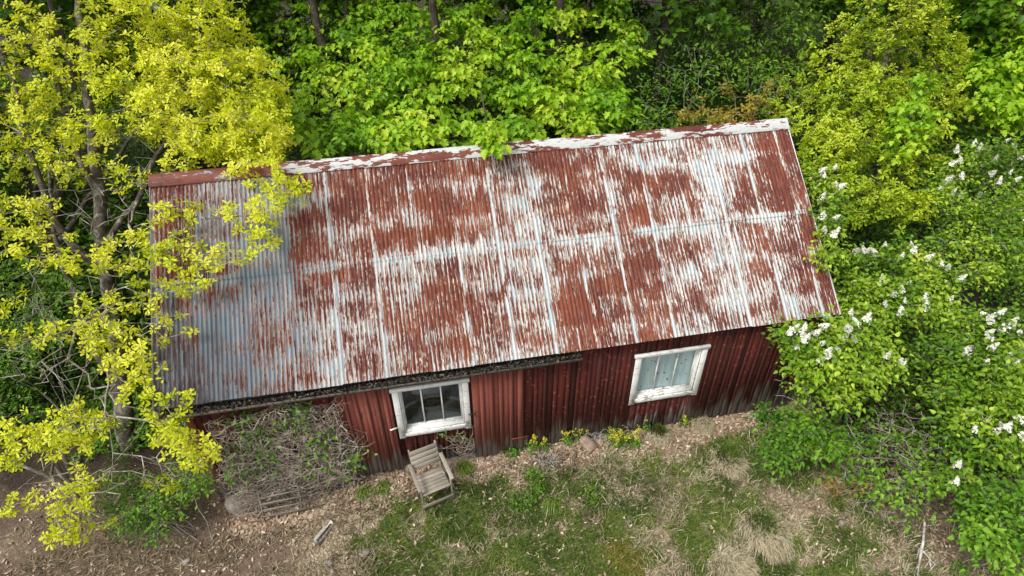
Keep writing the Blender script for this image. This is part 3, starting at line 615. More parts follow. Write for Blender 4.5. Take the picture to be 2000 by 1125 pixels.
# foundation
def stone_mesh(sx, sy, sz, seed, flat=0.0):
    bm_ = bpy.data.meshes.new('stone'); import bmesh
    b = bmesh.new(); bmesh.ops.create_icosphere(b, subdivisions=3, radius=1)
    for v in b.verts:
        c = np.array(v.co); r = 1+.5*(fbm(c[0]*1.3+5, c[1]*1.3+5, c[2]*1.3+5, seed)-.5); c = np.sign(c)*np.abs(c)**(.6+flat); v.co = Vector(c*r*A3(sx, sy, sz))
    b.to_mesh(bm_); b.free(); bm_.polygons.foreach_set('use_smooth', np.ones(len(bm_.polygons), bool)); return bm_
fo = link('foundation', npmesh('f', *(lambda mb: (np.concatenate(mb.V), [np.array(q) for q in mb.F.values()]))((lambda mb: (mb.box(.9, 5.25, -.045, .2, -.5, .03), mb.box(WL-.02, .9, .1, .3, -.6, -.05), mb.box(WL, WR, 5.9, 6.12, -.6, -.05), mb.box(WL-.02, WL+.2, .3, 5.9, -.6, -.05), mb)[-1])(MB()))), 'stone', barn)
for k, (a, b) in enumerate(((.52, -.02),)):
    link('corner_stone', stone_mesh(.28, .22, .3, 3), 'stone', fo, (a, b, -.3))
# windows
def window(x0, x1, z0, z1, curtain):
    mid = z0+.1; y0 = -.05
    m = MB(); cw = .115
    m.box(x0, x0+cw, y0-.03, y0, z0-.02, z1-.05); m.box(x1-cw, x1, y0-.03, y0, z0-.02, z1-.05); m.box(x0-.03, x1+.03, y0-.045, y0+.01, z1-.048, z1+.03)
    m.box(x0+cw+.002, x1-cw-.002, y0-.028, y0, z0+.01, z0+.12)                  # board under the sill
    for a in (x0+cw+.002, x1-cw-.03): m.box(a, a+.028, y0+.002, .12, z0+.12, z1-.05)  # reveals
    m.box(x0+cw+.03, x1-cw-.03, y0+.003, .12, z1-.085, z1-.052)
    fr = m.build('window', 'white', barn, .004)
    m = MB(); m.add([(xx, yy, zz+(0 if yy < 0 else .05)) for zz in (z0+.122, z0+.15) for yy in (y0-.005, .07) for xx in (x0+cw+.032, x1-cw-.032)], [(0, 2, 3, 1), (4, 5, 7, 6), (0, 1, 5, 4), (2, 6, 7, 3), (0, 4, 6, 2), (1, 3, 7, 5)])
    m.build('sill', 'white', fr)
    a, b, c, d = x0+cw+.03, x1-cw-.03, z0+.175, z1-.086; ys = .05
    m = MB(); t = .026
    m.box(a, b, ys, ys+.035, c, c+t); m.box(a, b, ys, ys+.035, d-t, d); m.box(a, a+t, ys, ys+.035, c+t+.001, d-t-.001); m.box(b-t, b, ys, ys+.035, c+t+.001, d-t-.001)
    m.build('sash', 'white', fr)
    for k in (1, 2):
        xx = a+(b-a)*k/3; m = MB(); m.box(xx-.013, xx+.013, ys-.004, ys+.03, c+t+.001, d-t-.001); m.build('mullion', 'white', fr)
    m = MB(); m.box(a+t, b-t, ys+.016, ys+.02, c+t, d-t); m.build('pane', 'glass', fr)
    if curtain:
        u = np.linspace(a-.05, b+.05, 60); V = np.array([(q, ys+.055+.005*math.sin(q*14)+.002*math.sin(q*47), zz) for zz in (z0, z1) for q in u]); V2 = V+A3(0, .004, 0); i = np.arange(59)
        link('curtain', npmesh('curtain', np.concatenate((V, V2)), [np.concatenate((np.stack((i, i+1, i+61, i+60), 1), np.stack((i+121, i+120, i+180, i+181), 1)))], smooth=True), 'curtain', fr)['label'] = 'torn pale blue blind behind the glass'
        fr['label'] = 'white framed window with a torn pale blue blind'
    else:
        fr['label'] = 'white framed window with dark empty panes'
    return fr
w1 = window(*WIN[0], False); w2 = window(*WIN[1], True)
m = MB(); m.bar((3.8, -.1, 1.33), (3.66, -.16, 1.36), .03, .012); m.build('hook', 'white', w1)

# ------------------------------------------------------------------ chair
ch = thing('garden_chair', 'weathered grey wooden armchair standing in the grass below the dark window', 'chair', (4.385, -1.015, float(gz(4.38, -.9))), R(15))
def slatted(name, n_, fn, wd, th, parent):
    m = MB()
    for k in range(n_): m.bar(*fn(k), wd, th)
    return m.build(name, 'chair_wood', parent, .003)
def bars(name, lst, parent):
    m = MB()
    for p, q, wd, th, up in lst: m.bar(p, q, wd, th, up)
    return m.build(name, 'chair_wood', parent, .003)
sp = lambda k: (.015+k*.088, .435-.009*k)
m = MB()
for k in range(6): a, b = sp(k); m.bar((-.27, a, b), (.27, a, b), .076, .02)
for s_ in (-.22, .22): m.bar((s_, -.02, .41), (s_, .5, .36), .025, .045)
m.build('seat', 'chair_wood', ch, .003)
m = MB()
for k in range(4):
    f = (k+.5)/4; y, z = .535+.16*f, .52+.38*f; m.bar((-.275, y, z), (.275, y, z), .02, .092, (0, -.17*.0+.36, .93))
for s_ in (-.262, .262): m.bar((s_, .47, .3), (s_, .72, .93), .03, .045, (0, 1, 0))
m.build('backrest', 'chair_wood', ch, .003)
for s_ in (-.315, .315):
    bars('armrest', [((s_, -.05, .64), (s_, .6, .66), .075, .022, (0, 0, 1))], ch)
    bars('leg', [((s_*.93, -.02, .0), (s_*.93, .02, .63), .03, .045, (0, 1, 0))], ch)
    bars('leg', [((s_*.84, .68, .0), (s_*.84, .3, .42), .03, .045, (0, 1, 0)), ((s_*.99, .56, .36), (s_*.99, .56, .645), .025, .04, (0, 1, 0))], ch)
bars('stretcher', [((-.31, -.045, .13), (.31, -.045, .13), .02, .09, (0, 0, 1))], ch)

# ------------------------------------------------------------------ left oak
rng = np.random.default_rng(21)
oak = [(60,60,70,60,11.8,26),(150,110,90,60,11.6,30),(260,40,110,60,11.8,60),(400,50,110,80,12.2,100),(470,170,95,85,11.9,100),(360,150,100,65,11.6,70),(260,150,90,60,11.5,36),
 (505,262,75,65,11.5,80),(405,270,85,50,11.4,50),(300,225,80,45,11.3,32),(180,250,60,40,11.4,16),(60,190,45,40,11.4,14),(70,255,50,40,11.6,12),(135,300,45,35,11.3,14),(360,312,38,20,11.2,12),
 (512,335,55,26,10.9,22),(562,372,38,28,10.5,20),(490,415,52,26,10.3,22),(440,500,48,18,10.0,15),(520,458,34,24,10.3,15),(350,420,36,36,10.5,15),(338,500,40,40,10.2,20),(372,555,30,20,10.0,10),
 (335,640,38,30,10.0,15),(290,695,30,34,10.1,13),(355,785,26,24,9.8,9),(285,770,38,34,10.0,18),(160,505,48,22,10.8,12),(255,490,36,36,10.7,18),(150,642,42,22,10.6,11),(212,672,36,36,10.4,18),(250,712,46,26,10.3,18),
 (180,595,40,20,10.6,6),(235,590,22,12,10.4,6),(330,845,46,36,10.1,26),(388,882,28,34,9.9,18),(320,950,22,16,10.4,4),(225,640,30,15,10.3,8),(300,560,30,25,10.2,8),
 (40,420,52,42,11.2,26),(70,480,52,28,11.0,16),(20,600,20,30,10.9,7),(40,660,30,20,10.9,5),(100,330,40,30,11.4,8),(10,300,25,30,11.5,6),(75,400,30,20,11.2,8),(240,340,40,25,11.3,8),(-70,200,70,130,11.6,40),(-60,450,50,80,11.2,20)]
tips = np.concatenate((clump_tips(oak[:12], rng, 1.6), spaced(clump_tips([(c[0], c[1], c[2]*1.3, c[3]*1.3, c[4], c[5]) for c in oak[12:]], rng, 1.9), .2)))
bz = A3(*on_z(255, 872, -.35)); dB = float((bz-CAM)@FW)
def lerp_stem(pts): return [at(*p) for p in pts]
s1 = [bz]+lerp_stem([(240,770,dB-.25),(222,640,dB-.5),(208,520,dB-.75),(198,400,dB-.95),(180,260,dB-1.1),(160,60,dB-1.2),(150,-80,dB-1.2)])
s2 = lerp_stem([(208,525,dB-.72),(160,500,dB-.9),(108,440,dB-1.0),(70,330,dB-1.1),(40,230,dB-1.2),(0,90,dB-1.2)])
s3 = lerp_stem([(198,405,dB-.95),(160,310,dB-1.2),(120,200,dB-1.3),(90,60,dB-1.3)])
s4 = lerp_stem([(205,480,dB-.8),(260,400,dB-1.0),(320,280,dB-1.2),(400,140,dB-1.1)])
s5 = lerp_stem([(240,760,dB-.28),(180,680,dB-.45),(140,560,dB-.6),(105,470,dB-.4),(95,330,dB-.2)])
n1 = len(resample(np.array(s1), .35))
ex = clump_tips([(150,560,140,120,10.9,60),(250,760,150,110,10.5,60),(330,340,80,50,11.1,40),(100,700,110,90,10.8,50),(230,400,110,100,11.3,40),(330,440,70,70,10.4,20),(300,900,100,60,10.5,35),(90,640,110,120,10.6,70),(250,600,110,120,10.3,60),(420,430,60,70,10.2,14),(180,400,120,120,11.0,60),(330,250,120,80,11.4,40)], rng)
stems = [(s1, None), (s2, 8), (s3, 9), (s4, 8), (s5, 2)]
tree('oak_tree', 'large yellow leaved oak whose boughs reach over the left end of the roof', 'tree', bz, stems, [(.19, .05), (.085, .03), (.07, .025), (.065, .025), (.1, .025)], tips, oak_leaves(.1, 7, 3, .075), ('bark', 'twig', 'oak_leaf'), rng, extra=ex, rtip=.005, power=.42, rmax=.07)
# deeper leaves of the same oak as an added tree, shade in their olive
rng = np.random.default_rng(26)
tips = clump_tips([(60,60,90,70,14.6,50),(200,90,90,80,14.8,60),(320,120,80,80,14.6,40),(100,200,80,60,14.2,50),(240,200,80,60,14.3,50),(40,300,60,60,13.8,30),(150,330,80,40,13.8,24),(-60,150,60,150,14.5,50),(420,200,60,80,14.2,24),(330,260,60,40,13.8,16),(30,430,50,50,13.6,16)], rng, 1.3); B = A3(-5.6, 5.2, 0); B[2] = gz(B[0], B[1]); c = tips.mean(0)
tree('oak_tree', 'added olive oak standing in for the shaded back boughs of the large yellow oak', 'tree', B, [([B, B*.6+c*.4, c, c+A3(.2, .4, 2.5)], None), ([B*.6+c*.4, at(60, 300, 13.9)], 6), ([B*.6+c*.4, at(320, 180, 14.3)], 6)], [(.2, .04), (.08, .02), (.08, .02)], tips, oak_leaves(.12, 7, 2, .15), ('bark', 'bark', 'oak_leaf_olive'), rng, rtip=.006, power=.42, rmax=.08)
# young oak, bottom left
rng = np.random.default_rng(22)
yo = [(60,870,68,32,10.8,30),(150,835,62,42,10.7,34),(15,845,20,28,10.8,8),(95,865,50,28,10.7,12),(145,975,44,22,10.6,18),(170,935,26,18,10.6,8),(90,1050,15,12,10.4,4),(140,1040,34,16,10.4,9),(215,1025,18,12,10.5,4),(30,985,22,24,10.5,7),(15,1010,14,12,10.5,3),(20,905,20,14,10.6,4),(-60,880,50,50,10.7,15),(200,660,18,12,10.8,4),(170,985,22,12,10.5,6)]
tips = spaced(clump_tips([(c[0], c[1], c[2]*1.2, c[3]*1.2, c[4], c[5]) for c in yo], rng, 1.7), .19); b2 = on_z(150, 972, -.45); d2 = float((b2-CAM)@FW)
stems = [([b2]+lerp_stem([(115,915,d2-.5),(80,870,d2-.9),(40,820,d2-1.2)]), None), (lerp_stem([(148,968,d2),(135,905,d2-.4),(120,850,d2-.9),(140,790,d2-1.2)]), 1), ([b2+A3(.05,.05,.1)]+lerp_stem([(95,930,d2-.3),(30,905,d2-.6),(-40,880,d2-.9)]), 1)]
ex = clump_tips([(200,960,140,70,10.7,50),(100,940,120,60,10.7,25)], rng)
tree('oak_tree', 'small leaning young oak with yellow leaf tufts above the bare earth at lower left', 'tree', b2, stems, [(.06, .02), (.05, .02), (.05, .018)], tips, oak_leaves(.1, 7, 3, .07), ('twig', 'twig', 'oak_leaf'), rng, extra=ex, rtip=.006, power=.42, rmax=.05)

# ------------------------------------------------------------------ maples behind the roof
def region_tips(poly_fn, x0, x1, y0, y1, n_, dfun, thick, rng, scale=1.1, thr=.44, seed=0):
    x = rng.uniform(x0, x1, n_*4); y = rng.uniform(y0, y1, n_*4); k = poly_fn(x, y); x, y = x[k], y[k]; d = dfun(x, y)+rng.uniform(0, 1, len(x))**1.3*thick
    P = CAM+(CR[None]*((x-1000)/FPX)[:, None]-CU[None]*((y-562.5)/FPX)[:, None]+FW[None])*d[:, None]
    k = fbm(P[:, 0]*scale, P[:, 1]*scale, P[:, 2]*scale*1.4, seed, 2) > thr+rng.uniform(-.06, .06, len(P)); return P[k][:n_]
ridge_y = lambda x: 346-(x-294)*.0865
def maple(label, cx0, cx1, base_px, base_y, n_, seed, top=-90, thr=.44, botoff=6, dbase=12.1, slope=4.6, mat='maple_leaf', size=.155, left=None, right=None):
    rng = np.random.default_rng(seed)
    edge = lambda y: 24*np.sin(y*.045+seed)+16*np.sin(y*.11+seed*2)
    fn = lambda x, y: (x > cx0+edge(y)) & (x < cx1+edge(y+50)) & (y < ridge_y(x)-botoff+18*np.sin(x*.05)) & (y > top)
    tips = region_tips(fn, cx0-40, cx1+40, top, 345, n_, lambda x, y: dbase+(320-y)/320*slope, 2.6, rng, 1.05, thr, seed)
    cxm = (cx0+cx1)/2; B = A3(base_px, base_y, 0); B[2] = gz(B[0], B[1])
    c = tips.mean(0); st = [B, B+A3(.1, -.1, 2.5), B*.5+c*.5+A3(0, .4, .5), c+A3(0, .8, 1.2), c+A3(.3, 1.5, 4.5)]
    s2_ = [st[2], c*.6+tips[np.argmin(tips[:, 0])]*.4+A3(0, .6, .8)]; s3_ = [st[2], c*.6+tips[np.argmax(tips[:, 0])]*.4+A3(0, .6, .8)]
    up = c+A3(0, 2.5, 3.5)+rng.normal(0, 1, (n_//3, 3))*A3(1.8, 1.5, 1.5)               # the top of the crown, above the picture
    return tree('maple_tree', label, 'tree', B, [(st, None), (s2_, 5), (s3_, 5)], [(.22, .05), (.09, .03), (.09, .03)], np.concatenate((tips, up)), spray_leaves('maple', size, 15, .3, .28, .45), ('dark_bark', 'dark_bark', mat), rng, rtip=.006, power=.42, rmax=.11)
maple('fresh green maple rising behind the left part of the roof ridge, beside the yellow oak', 470, 760, 3.2, 8.6, 470, 31, thr=.52)
maple('fresh green maple behind the middle of the ridge, one sprig drooping onto the ridge cap', 720, 1010, 6.3, 9.0, 470, 32, thr=.5)
maple('fresh green maple at the edge of the dark gap in the wood, behind the ridge', 980, 1235, 9.4, 9.0, 450, 33, thr=.49)
# sprig that droops over the ridge belongs to the middle maple
rng = np.random.default_rng(77); mid = [o for o in COL.objects if o.name.startswith('maple_tree')][1]; mb_ = A3(*mid.location)
sp_t = clump_tips([(962,272,26,24,11.25,16),(945,250,34,18,11.5,12),(975,296,14,10,11.15,4)], rng, thick=.2); V, F, t = spray_leaves('maple', .15, 9, .16, .5, .5)(sp_t-mb_, np.tile(A3(0, -.7, -.4), (len(sp_t), 1)), rng, np.full(len(sp_t), .7))
link('drooping_sprig', npmesh('drooping_sprig', V, F, {'tint': t}), 'maple_leaf', mid)
tp, tf = tubes([(np.array([at(940,180,12.8), at(948,225,12.0), at(955,255,11.5), at(965,290,11.2)])-mb_, [.02, .014, .009, .004])]); link('twig', npmesh('twig', tp, [tf]), 'dark_bark', mid)

# ------------------------------------------------------------------ right-hand trees
rng = np.random.default_rng(41)
ro = [(1740,30,90,70,15.2,60),(1800,90,80,60,15.2,50),(1690,110,60,60,15.0,44),(1640,180,55,60,14.6,44),(1720,190,80,60,14.6,60),(1830,190,55,70,14.8,40),(1660,60,50,60,15.4,22),(1870,100,30,50,15.2,14),
 (1600,300,50,50,13.8,36),(1660,280,60,50,13.9,40),(1740,290,60,45,14.0,26),(1820,280,40,45,14.3,22),(1590,215,26,50,14.6,14),(1640,350,50,35,13.5,24),(1700,380,60,35,13.4,30),(1770,400,60,30,13.5,26),(1650,420,40,18,13.2,12),(1740,420,70,16,13.3,16),(1760,-60,90,60,15.6,50),(1570,330,20,30,13.6,8)]
ro += [(1850,130,40,60,15,30),(1800,30,60,60,15.4,30),(1790,180,60,50,14.7,30),(1600,130,40,50,15,20),(1680,220,60,40,14.3,30),(1610,250,50,40,13.9,24),(1760,350,50,40,13.8,22)]
tips = clump_tips(ro, rng, 1.7); B = A3(19.2, 6.4, 0); B[2] = gz(B[0], B[1]); c = tips.mean(0)
st = [B, B*.55+c*.45, c+A3(.1, .4, .3), at(1745, 60, 15.8)]
tree('oak_tree', 'olive yellow leafy oak standing behind the right end of the roof', 'tree', B, [(st, None), ([st[2], at(1660,250,14.2)], 9), ([st[1], at(1700,390,13.6)], 6)], [(.17, .04), (.07, .02), (.07, .02)], tips, oak_leaves(.11, 8, 2, .1), ('bark', 'dark_bark', 'oak_leaf_olive'), rng, rtip=.006, power=.42, rmax=.08)
rng = np.random.default_rng(42)
tips = clump_tips([(1790,225,50,50,13.7,34),(1760,280,40,40,13.6,22),(1810,160,26,40,13.9,10),(1690,170,20,20,14.4,4)], rng); B = A3(17.6, 4.9, 0); B[2] = gz(B[0], B[1])
tree('maple_sapling', 'slender light green maple sapling in front of the olive oak', 'tree', B, [([B, tips.mean(0), at(1800,150,14)], None)], [(.05, .012)], tips, spray_leaves('maple', .14, 10, .24, .45, .4), ('bark', 'bark', 'maple_leaf'), rng, rtip=.005, rmax=.03)
rng = np.random.default_rng(43)
tips = clump_tips([(1930,60,60,50,17.5,60),(1985,30,60,60,17.3,50),(1900,130,40,40,17.6,20),(1960,150,60,40,16.8,40),(2010,110,50,50,16.8,36),(1930,200,50,30,16.4,22),(1985,230,50,30,16.2,30),(2060,150,60,100,16.8,60),(1860,20,40,40,17.8,14),(1900,-60,120,60,18,50)], rng, 1.1); B = A3(25.5, 8.5, 0); B[2] = gz(B[0], B[1])
tree('maple_tree', 'mid green maple at the far upper right, above the white lilacs', 'tree', B, [([B, B*.5+tips.mean(0)*.5, tips.mean(0), tips.mean(0)+A3(.2, .5, 3)], None)], [(.18, .04)], tips, spray_leaves('maple', .19, 11, .34, .4, .4), ('dark_bark', 'dark_bark', 'maple_leaf'), rng, rtip=.006, rmax=.08)
# understorey in the gap
rng = np.random.default_rng(44)
tips = clump_tips([(1420,60,70,50,18.5,40),(1380,30,60,40,18.8,22),(1500,50,70,50,18.2,40),(1440,110,60,30,17.6,22),(1540,90,60,50,17.5,40),(1490,130,50,30,17,20),(1560,30,60,50,18,40),(1400,80,30,15,17.6,8),(1340,40,40,30,18.6,10),(1480,-40,120,50,19,60),(1540,150,50,40,16.5,20),(1460,160,50,24,16.4,12)], rng); B = A3(17.4, 11.0, 0); B[2] = gz(B[0], B[1])
tree('beech_tree', 'thin woodland tree with sparse green leaf layers over the dark gap behind the barn', 'tree', B, [([B, B*.5+tips.mean(0)*.5, tips.mean(0)+A3(0, .5, .3), tips.mean(0)+A3(0, 1, 2.5)], None)], [(.12, .03)], tips, spray_leaves('oval', .16, 8, .36, .25, .35), ('dark_bark', 'dark_bark', 'beech_leaf'), rng, rtip=.006, rmax=.05, extra=clump_tips([(1430,90,120,70,17,30)], rng))
def shrub(name, label, cl, base, nstem, kind, size, per, spread, mats, seed, cat='shrub', group=None, flat=.7, f=1.0, extra=None, rtip=.004, leaf=None, srad=.022):
    rng = np.random.default_rng(seed); tips = clump_tips(cl, rng, f); B = A3(base[0], base[1], 0); B[2] = gz(B[0], B[1])-.03
    tips[:, 2] = np.maximum(tips[:, 2], gz(tips[:, 0], tips[:, 1])+.06); stems = []
    for k in range(nstem):
        tgt = tips[rng.integers(len(tips))]; b = B+A3(rng.normal(0, .15), rng.normal(0, .15), 0); b[2] = gz(b[0], b[1])-.03
        stems.append(([b, b*.6+tgt*.4+A3(0, 0, .25), b*.25+tgt*.75+A3(0, 0, .12)], None))
    ex = None if extra is None else clump_tips(extra, rng)
    if ex is not None: ex[:, 2] = np.maximum(ex[:, 2], gz(ex[:, 0], ex[:, 1])+.05)
    r = tree(name, label, cat, B, stems, [(srad, srad*.45)]*nstem, tips, leaf or spray_leaves(kind, size, per, spread, flat, .25, 1.6), mats, rng, group, rtip=rtip, power=.4, rmax=.025, extra=ex, crown_name='foliage', branch_name='stems'); return r, tips
shrub('oak_sapling', 'low bronze yellow sapling behind the ridge near its right end', [(1350,215,30,30,13.6,14),(1400,230,40,24,13.2,16),(1460,215,40,24,13.4,16),(1500,200,30,40,13.6,10),(1420,190,16,40,13.8,8)], (13.6, 6.2), 4, 'oak', .1, 7, .1, ('dark_bark', 'twig', 'bronze_leaf'), 45, 'sapling', leaf=oak_leaves(.11, 7, 2, .1))
shrub('oak_sapling', 'olive green young sapling between the bronze sapling and the olive oak', [(1520,215,34,30,13.7,16),(1560,180,30,50,14.2,18),(1550,240,30,16,13.3,8)], (15.4, 6.0), 3, 'oak', .1, 7, .1, ('dark_bark', 'twig', 'oak_leaf_olive'), 46, 'sapling', leaf=oak_leaves(.11, 7, 2, .1))
shrub('woodland_shrub', 'dark green shrub right behind the ridge at the foot of the gap', [(1300,190,60,60,15.5,40),(1300,240,60,30,14,26),(1380,160,60,60,16,30),(1480,170,60,50,15.6,30),(1330,110,50,40,17.2,14)], (13.8, 8.6), 6, 'oval', .12, 12, .3, ('dark_bark', 'twig', 'dark_leaf'), 47)

# ------------------------------------------------------------------ lilacs
def panicle_mesh(seed):
    rng = np.random.default_rng(seed); n_ = 120; h = rng.uniform(0, 1, n_)**.8; th = rng.uniform(0, 6.283, n_); r = .042*(1-h)**.7*rng.uniform(.7, 1.1, n_)+.004; L = .17
    lob = np.where(rng.uniform(0, 1, n_) < .35, 1, 0)
    P = np.column_stack((np.cos(th)*r+lob*.035, np.sin(th)*r, h*L*(1-.4*lob))); Nn = np.column_stack((np.cos(th), np.sin(th), np.full(n_, .5))); D = np.cross(Nn, rdir(n_, rng))
    V, F, t = leaves('flower', P, D, Nn, rng.uniform(.02, .034, n_), np.clip(rng.normal(.65, .2, n_)-.3*(h > .85), 0, 1)); return npmesh('flower_cluster', V, F, {'tint': t})
PAN = [panicle_mesh(k) for k in range(4)]
for p in PAN: p.materials.append(MAT['blossom'])
def lilac(label, cl, base, seed, fl, ns=7, f=1.25, size=.092, extra=None, mat='lilac_leaf'):
    r, tips = shrub('lilac_bush', label, cl, base, ns, 'heart', size, 13, .24, ('bark', 'twig', mat), seed, 'lilac', None, .75, f, extra, .005, srad=.03)
    rng = np.random.default_rng(seed+500); B = A3(*r.location)
    for px, py, d in fl:
        p = at(px, py, d); j = np.argsort(np.linalg.norm(tips-p, axis=1))[:3]; q = .5*p+.5*tips[j[0]]+A3(0, 0, .1)-FW*.1
        o = link('flower_cluster', PAN[rng.integers(4)], None, r, tuple(q-B)); o.rotation_euler = (rng.normal(0, .3)+.25, rng.normal(0, .35), rng.uniform(0, 6.28)); s_ = rng.uniform(.7, 1.3); o.scale = (s_*1.15, s_*1.15, s_)
    return r
lilac('small white lilac squeezed against the upper right edge of the roof', [(1612,365,30,30,12.9,20),(1625,400,26,30,12.6,16),(1600,340,20,16,13,6),(1612,460,26,30,11.9,18),(1620,500,20,26,11.6,14),(1612,430,16,20,12.1,6)], (13.3, 2.2), 51, [(1590,345,12.9),(1628,343,12.9),(1600,360,12.8),(1622,375,12.7),(1590,400,12.6),(1592,433,12),(1622,436,12),(1600,452,11.9),(1620,470,11.8),(1634,380,12.7)], 4)
lilac('tall pale flowered lilac at the right edge of the photo, below the far maple', [(1880,330,60,40,14.2,60),(1950,310,60,36,14.4,60),(1990,380,50,50,13.9,54),(1860,400,60,40,13.6,56),(1930,420,70,45,13.5,70),(1820,380,40,30,13.8,24),(1870,470,60,30,13.2,36),(1960,500,60,40,12.9,46),(2030,460,50,90,13.2,50),(1840,520,60,30,12.9,22),(1920,540,50,24,12.6,22)], (17.2, 2.9), 52,
 [(1862,292,14.2),(1890,300,14.2),(1905,310,14.2),(1955,290,14.4),(1970,300,14.4),(1850,335,14),(1875,330,14.1),(1930,330,14.2),(1985,320,14.2),(1825,385,13.8),(1845,392,13.7),(1862,395,13.7),(1880,360,14),(1900,380,13.8),(1940,370,13.9),(1960,345,14.1),(1990,440,13.5),(1920,345,14.1),(1835,360,13.9),(1975,360,13.9),(1990,470,13.2),(1910,300,14.3)], 9, 1.0)
lilac('rounded white lilac standing off the lower right corner of the roof', [(1700,520,60,36,12.5,50),(1760,500,50,30,12.7,36),(1790,550,50,36,12.3,40),(1680,570,50,30,12.0,36),(1740,570,60,36,12.0,50),(1830,570,40,30,12.2,24),(1800,610,60,26,11.8,36),(1700,620,60,22,11.7,30)], (14.6, .6), 53,
 [(1675,490,12.6),(1722,485,12.7),(1765,490,12.7),(1770,505,12.6),(1795,515,12.5),(1680,495,12.5),(1752,515,12.5),(1830,525,12.4),(1850,530,12.4),(1875,545,12.3),(1735,578,11.9),(1745,580,11.9),(1762,560,12),(1715,595,11.8),(1755,600,11.8),(1760,620,11.7),(1790,600,11.8),(1790,615,11.7),(1850,600,12),(1700,505,12.5),(1712,560,12),(1668,500,12.5)], 8)
lilac('low white lilac pressed against the right end of the front wall', [(1560,665,44,30,11.0,34),(1620,660,50,30,11.1,40),(1680,660,50,30,11.2,36),(1600,710,50,30,10.9,34),(1660,720,60,36,10.9,44),(1720,710,40,40,11.1,28),(1570,740,30,36,11.0,14),(1640,770,60,26,10.9,26),(1600,690,30,20,11,12)], (13.2, -.5), 54,
 [(1545,650,10.9),(1560,655,10.9),(1535,665,10.9),(1570,672,10.9),(1580,665,10.9),(1545,690,10.9),(1558,668,10.9),(1600,645,11),(1640,655,11.1),(1632,670,11),(1657,665,11.1),(1660,675,11.1),(1625,690,10.9),(1600,680,10.9),(1720,710,11),(1755,715,11),(1590,715,10.8),(1605,700,10.8),(1670,645,11.2),(1650,605,11.3),(1600,630,11.2),(1675,630,11.3)], 7, extra=[(1560,760,60,50,11.2,30)])
lilac('large white lilac along the right edge of the photo, with its fullest blooms', [(1900,640,50,40,11.5,40),(1960,640,50,40,11.4,40),(1860,700,50,36,11.1,34),(1930,710,60,40,10.9,50),(1990,720,50,50,10.8,40),(1850,760,50,30,10.9,26),(1930,780,60,36,10.6,40),(1990,800,50,40,10.5,36),(1890,830,50,36,10.4,34),(1950,870,60,36,10.2,40),(1870,880,36,36,10.3,22),(1860,940,30,30,10.2,16),(2040,750,50,130,10.7,50),(1800,680,40,26,11.3,16)], (15.0, -1.7), 55,
 [(1915,630,11.4),(1925,635,11.3),(1910,660,11.3),(1925,668,11.2),(1940,650,11.3),(1950,655,11.3),(1960,640,11.3),(1975,660,11.2),(1900,618,11.5),(1885,690,11.1),(1870,695,11.1),(1920,690,11),(1950,705,10.9),(1955,720,10.8),(1915,730,10.8),(1895,815,10.5),(1910,825,10.4),(1885,850,10.3),(1925,845,10.3),(1945,842,10.3),(1950,722,10.8),(1960,845,10.2),(1975,855,10.2),(1855,910,10.2),(1850,945,10.1),(1970,820,10.4),(1990,690,11),(1930,625,11.4),(1985,835,10.3)], 9, extra=[(1780,850,90,70,11,40),(1840,900,60,60,10.7,24)])
shrub('green_shrub', 'leafy green shrub without flowers at the foot of the wall by the low lilac', [(1500,810,26,16,11.6,12),(1540,820,50,30,11.4,30),(1590,840,50,36,11.2,30),(1510,860,30,24,11.4,14),(1560,880,50,26,11.2,22),(1520,900,30,16,11.2,9),(1620,880,40,30,11.0,16),(1660,860,50,40,11.0,22)], (12.5, -.9), 7, 'heart', .09, 11, .2, ('bark', 'twig', 'shrub_leaf'), 61, f=1.1)
shrub('green_shrub', 'tangled twiggy shrub with few leaves between the low lilac and the grass', [(1700,830,60,40,11.2,18),(1760,880,60,40,10.9,22),(1680,920,60,30,10.9,14),(1740,960,50,30,10.6,14),(1800,940,40,36,10.6,14),(1780,1000,40,20,10.4,8),(1640,940,40,20,10.9,6)], (13.4, -1.7), 8, 'heart', .085, 9, .2, ('twig', 'twig', 'shrub_leaf'), 62, extra=[(1720,870,110,80,11,120),(1720,980,90,50,10.7,90),(1640,920,60,40,10.9,30)])
shrub('green_shrub', 'bright green bush in the lower right corner of the photo', [(1920,1000,44,30,9.9,34),(1970,980,44,40,9.9,34),(1930,1050,44,30,9.7,34),(1985,1060,40,40,9.6,30),(1900,960,30,24,10.1,14),(2040,1020,50,80,9.7,40),(1960,1105,40,20,9.5,16),(1890,1035,20,16,9.8,6)], (14.3, -3.4), 7, 'heart', .095, 11, .2, ('bark', 'twig', 'shrub_leaf'), 63)
shrub('orange_sapling', 'spindly sapling with orange brown young leaves at the edge of the grass', [(1630,945,40,16,10.7,10),(1650,960,30,16,10.6,7),(1680,950,20,12,10.6,4)], (12.45, -2.55), 3, 'oval', .06, 7, .12, ('twig', 'twig', 'rust_leaf'), 64, 'sapling', srad=.01)
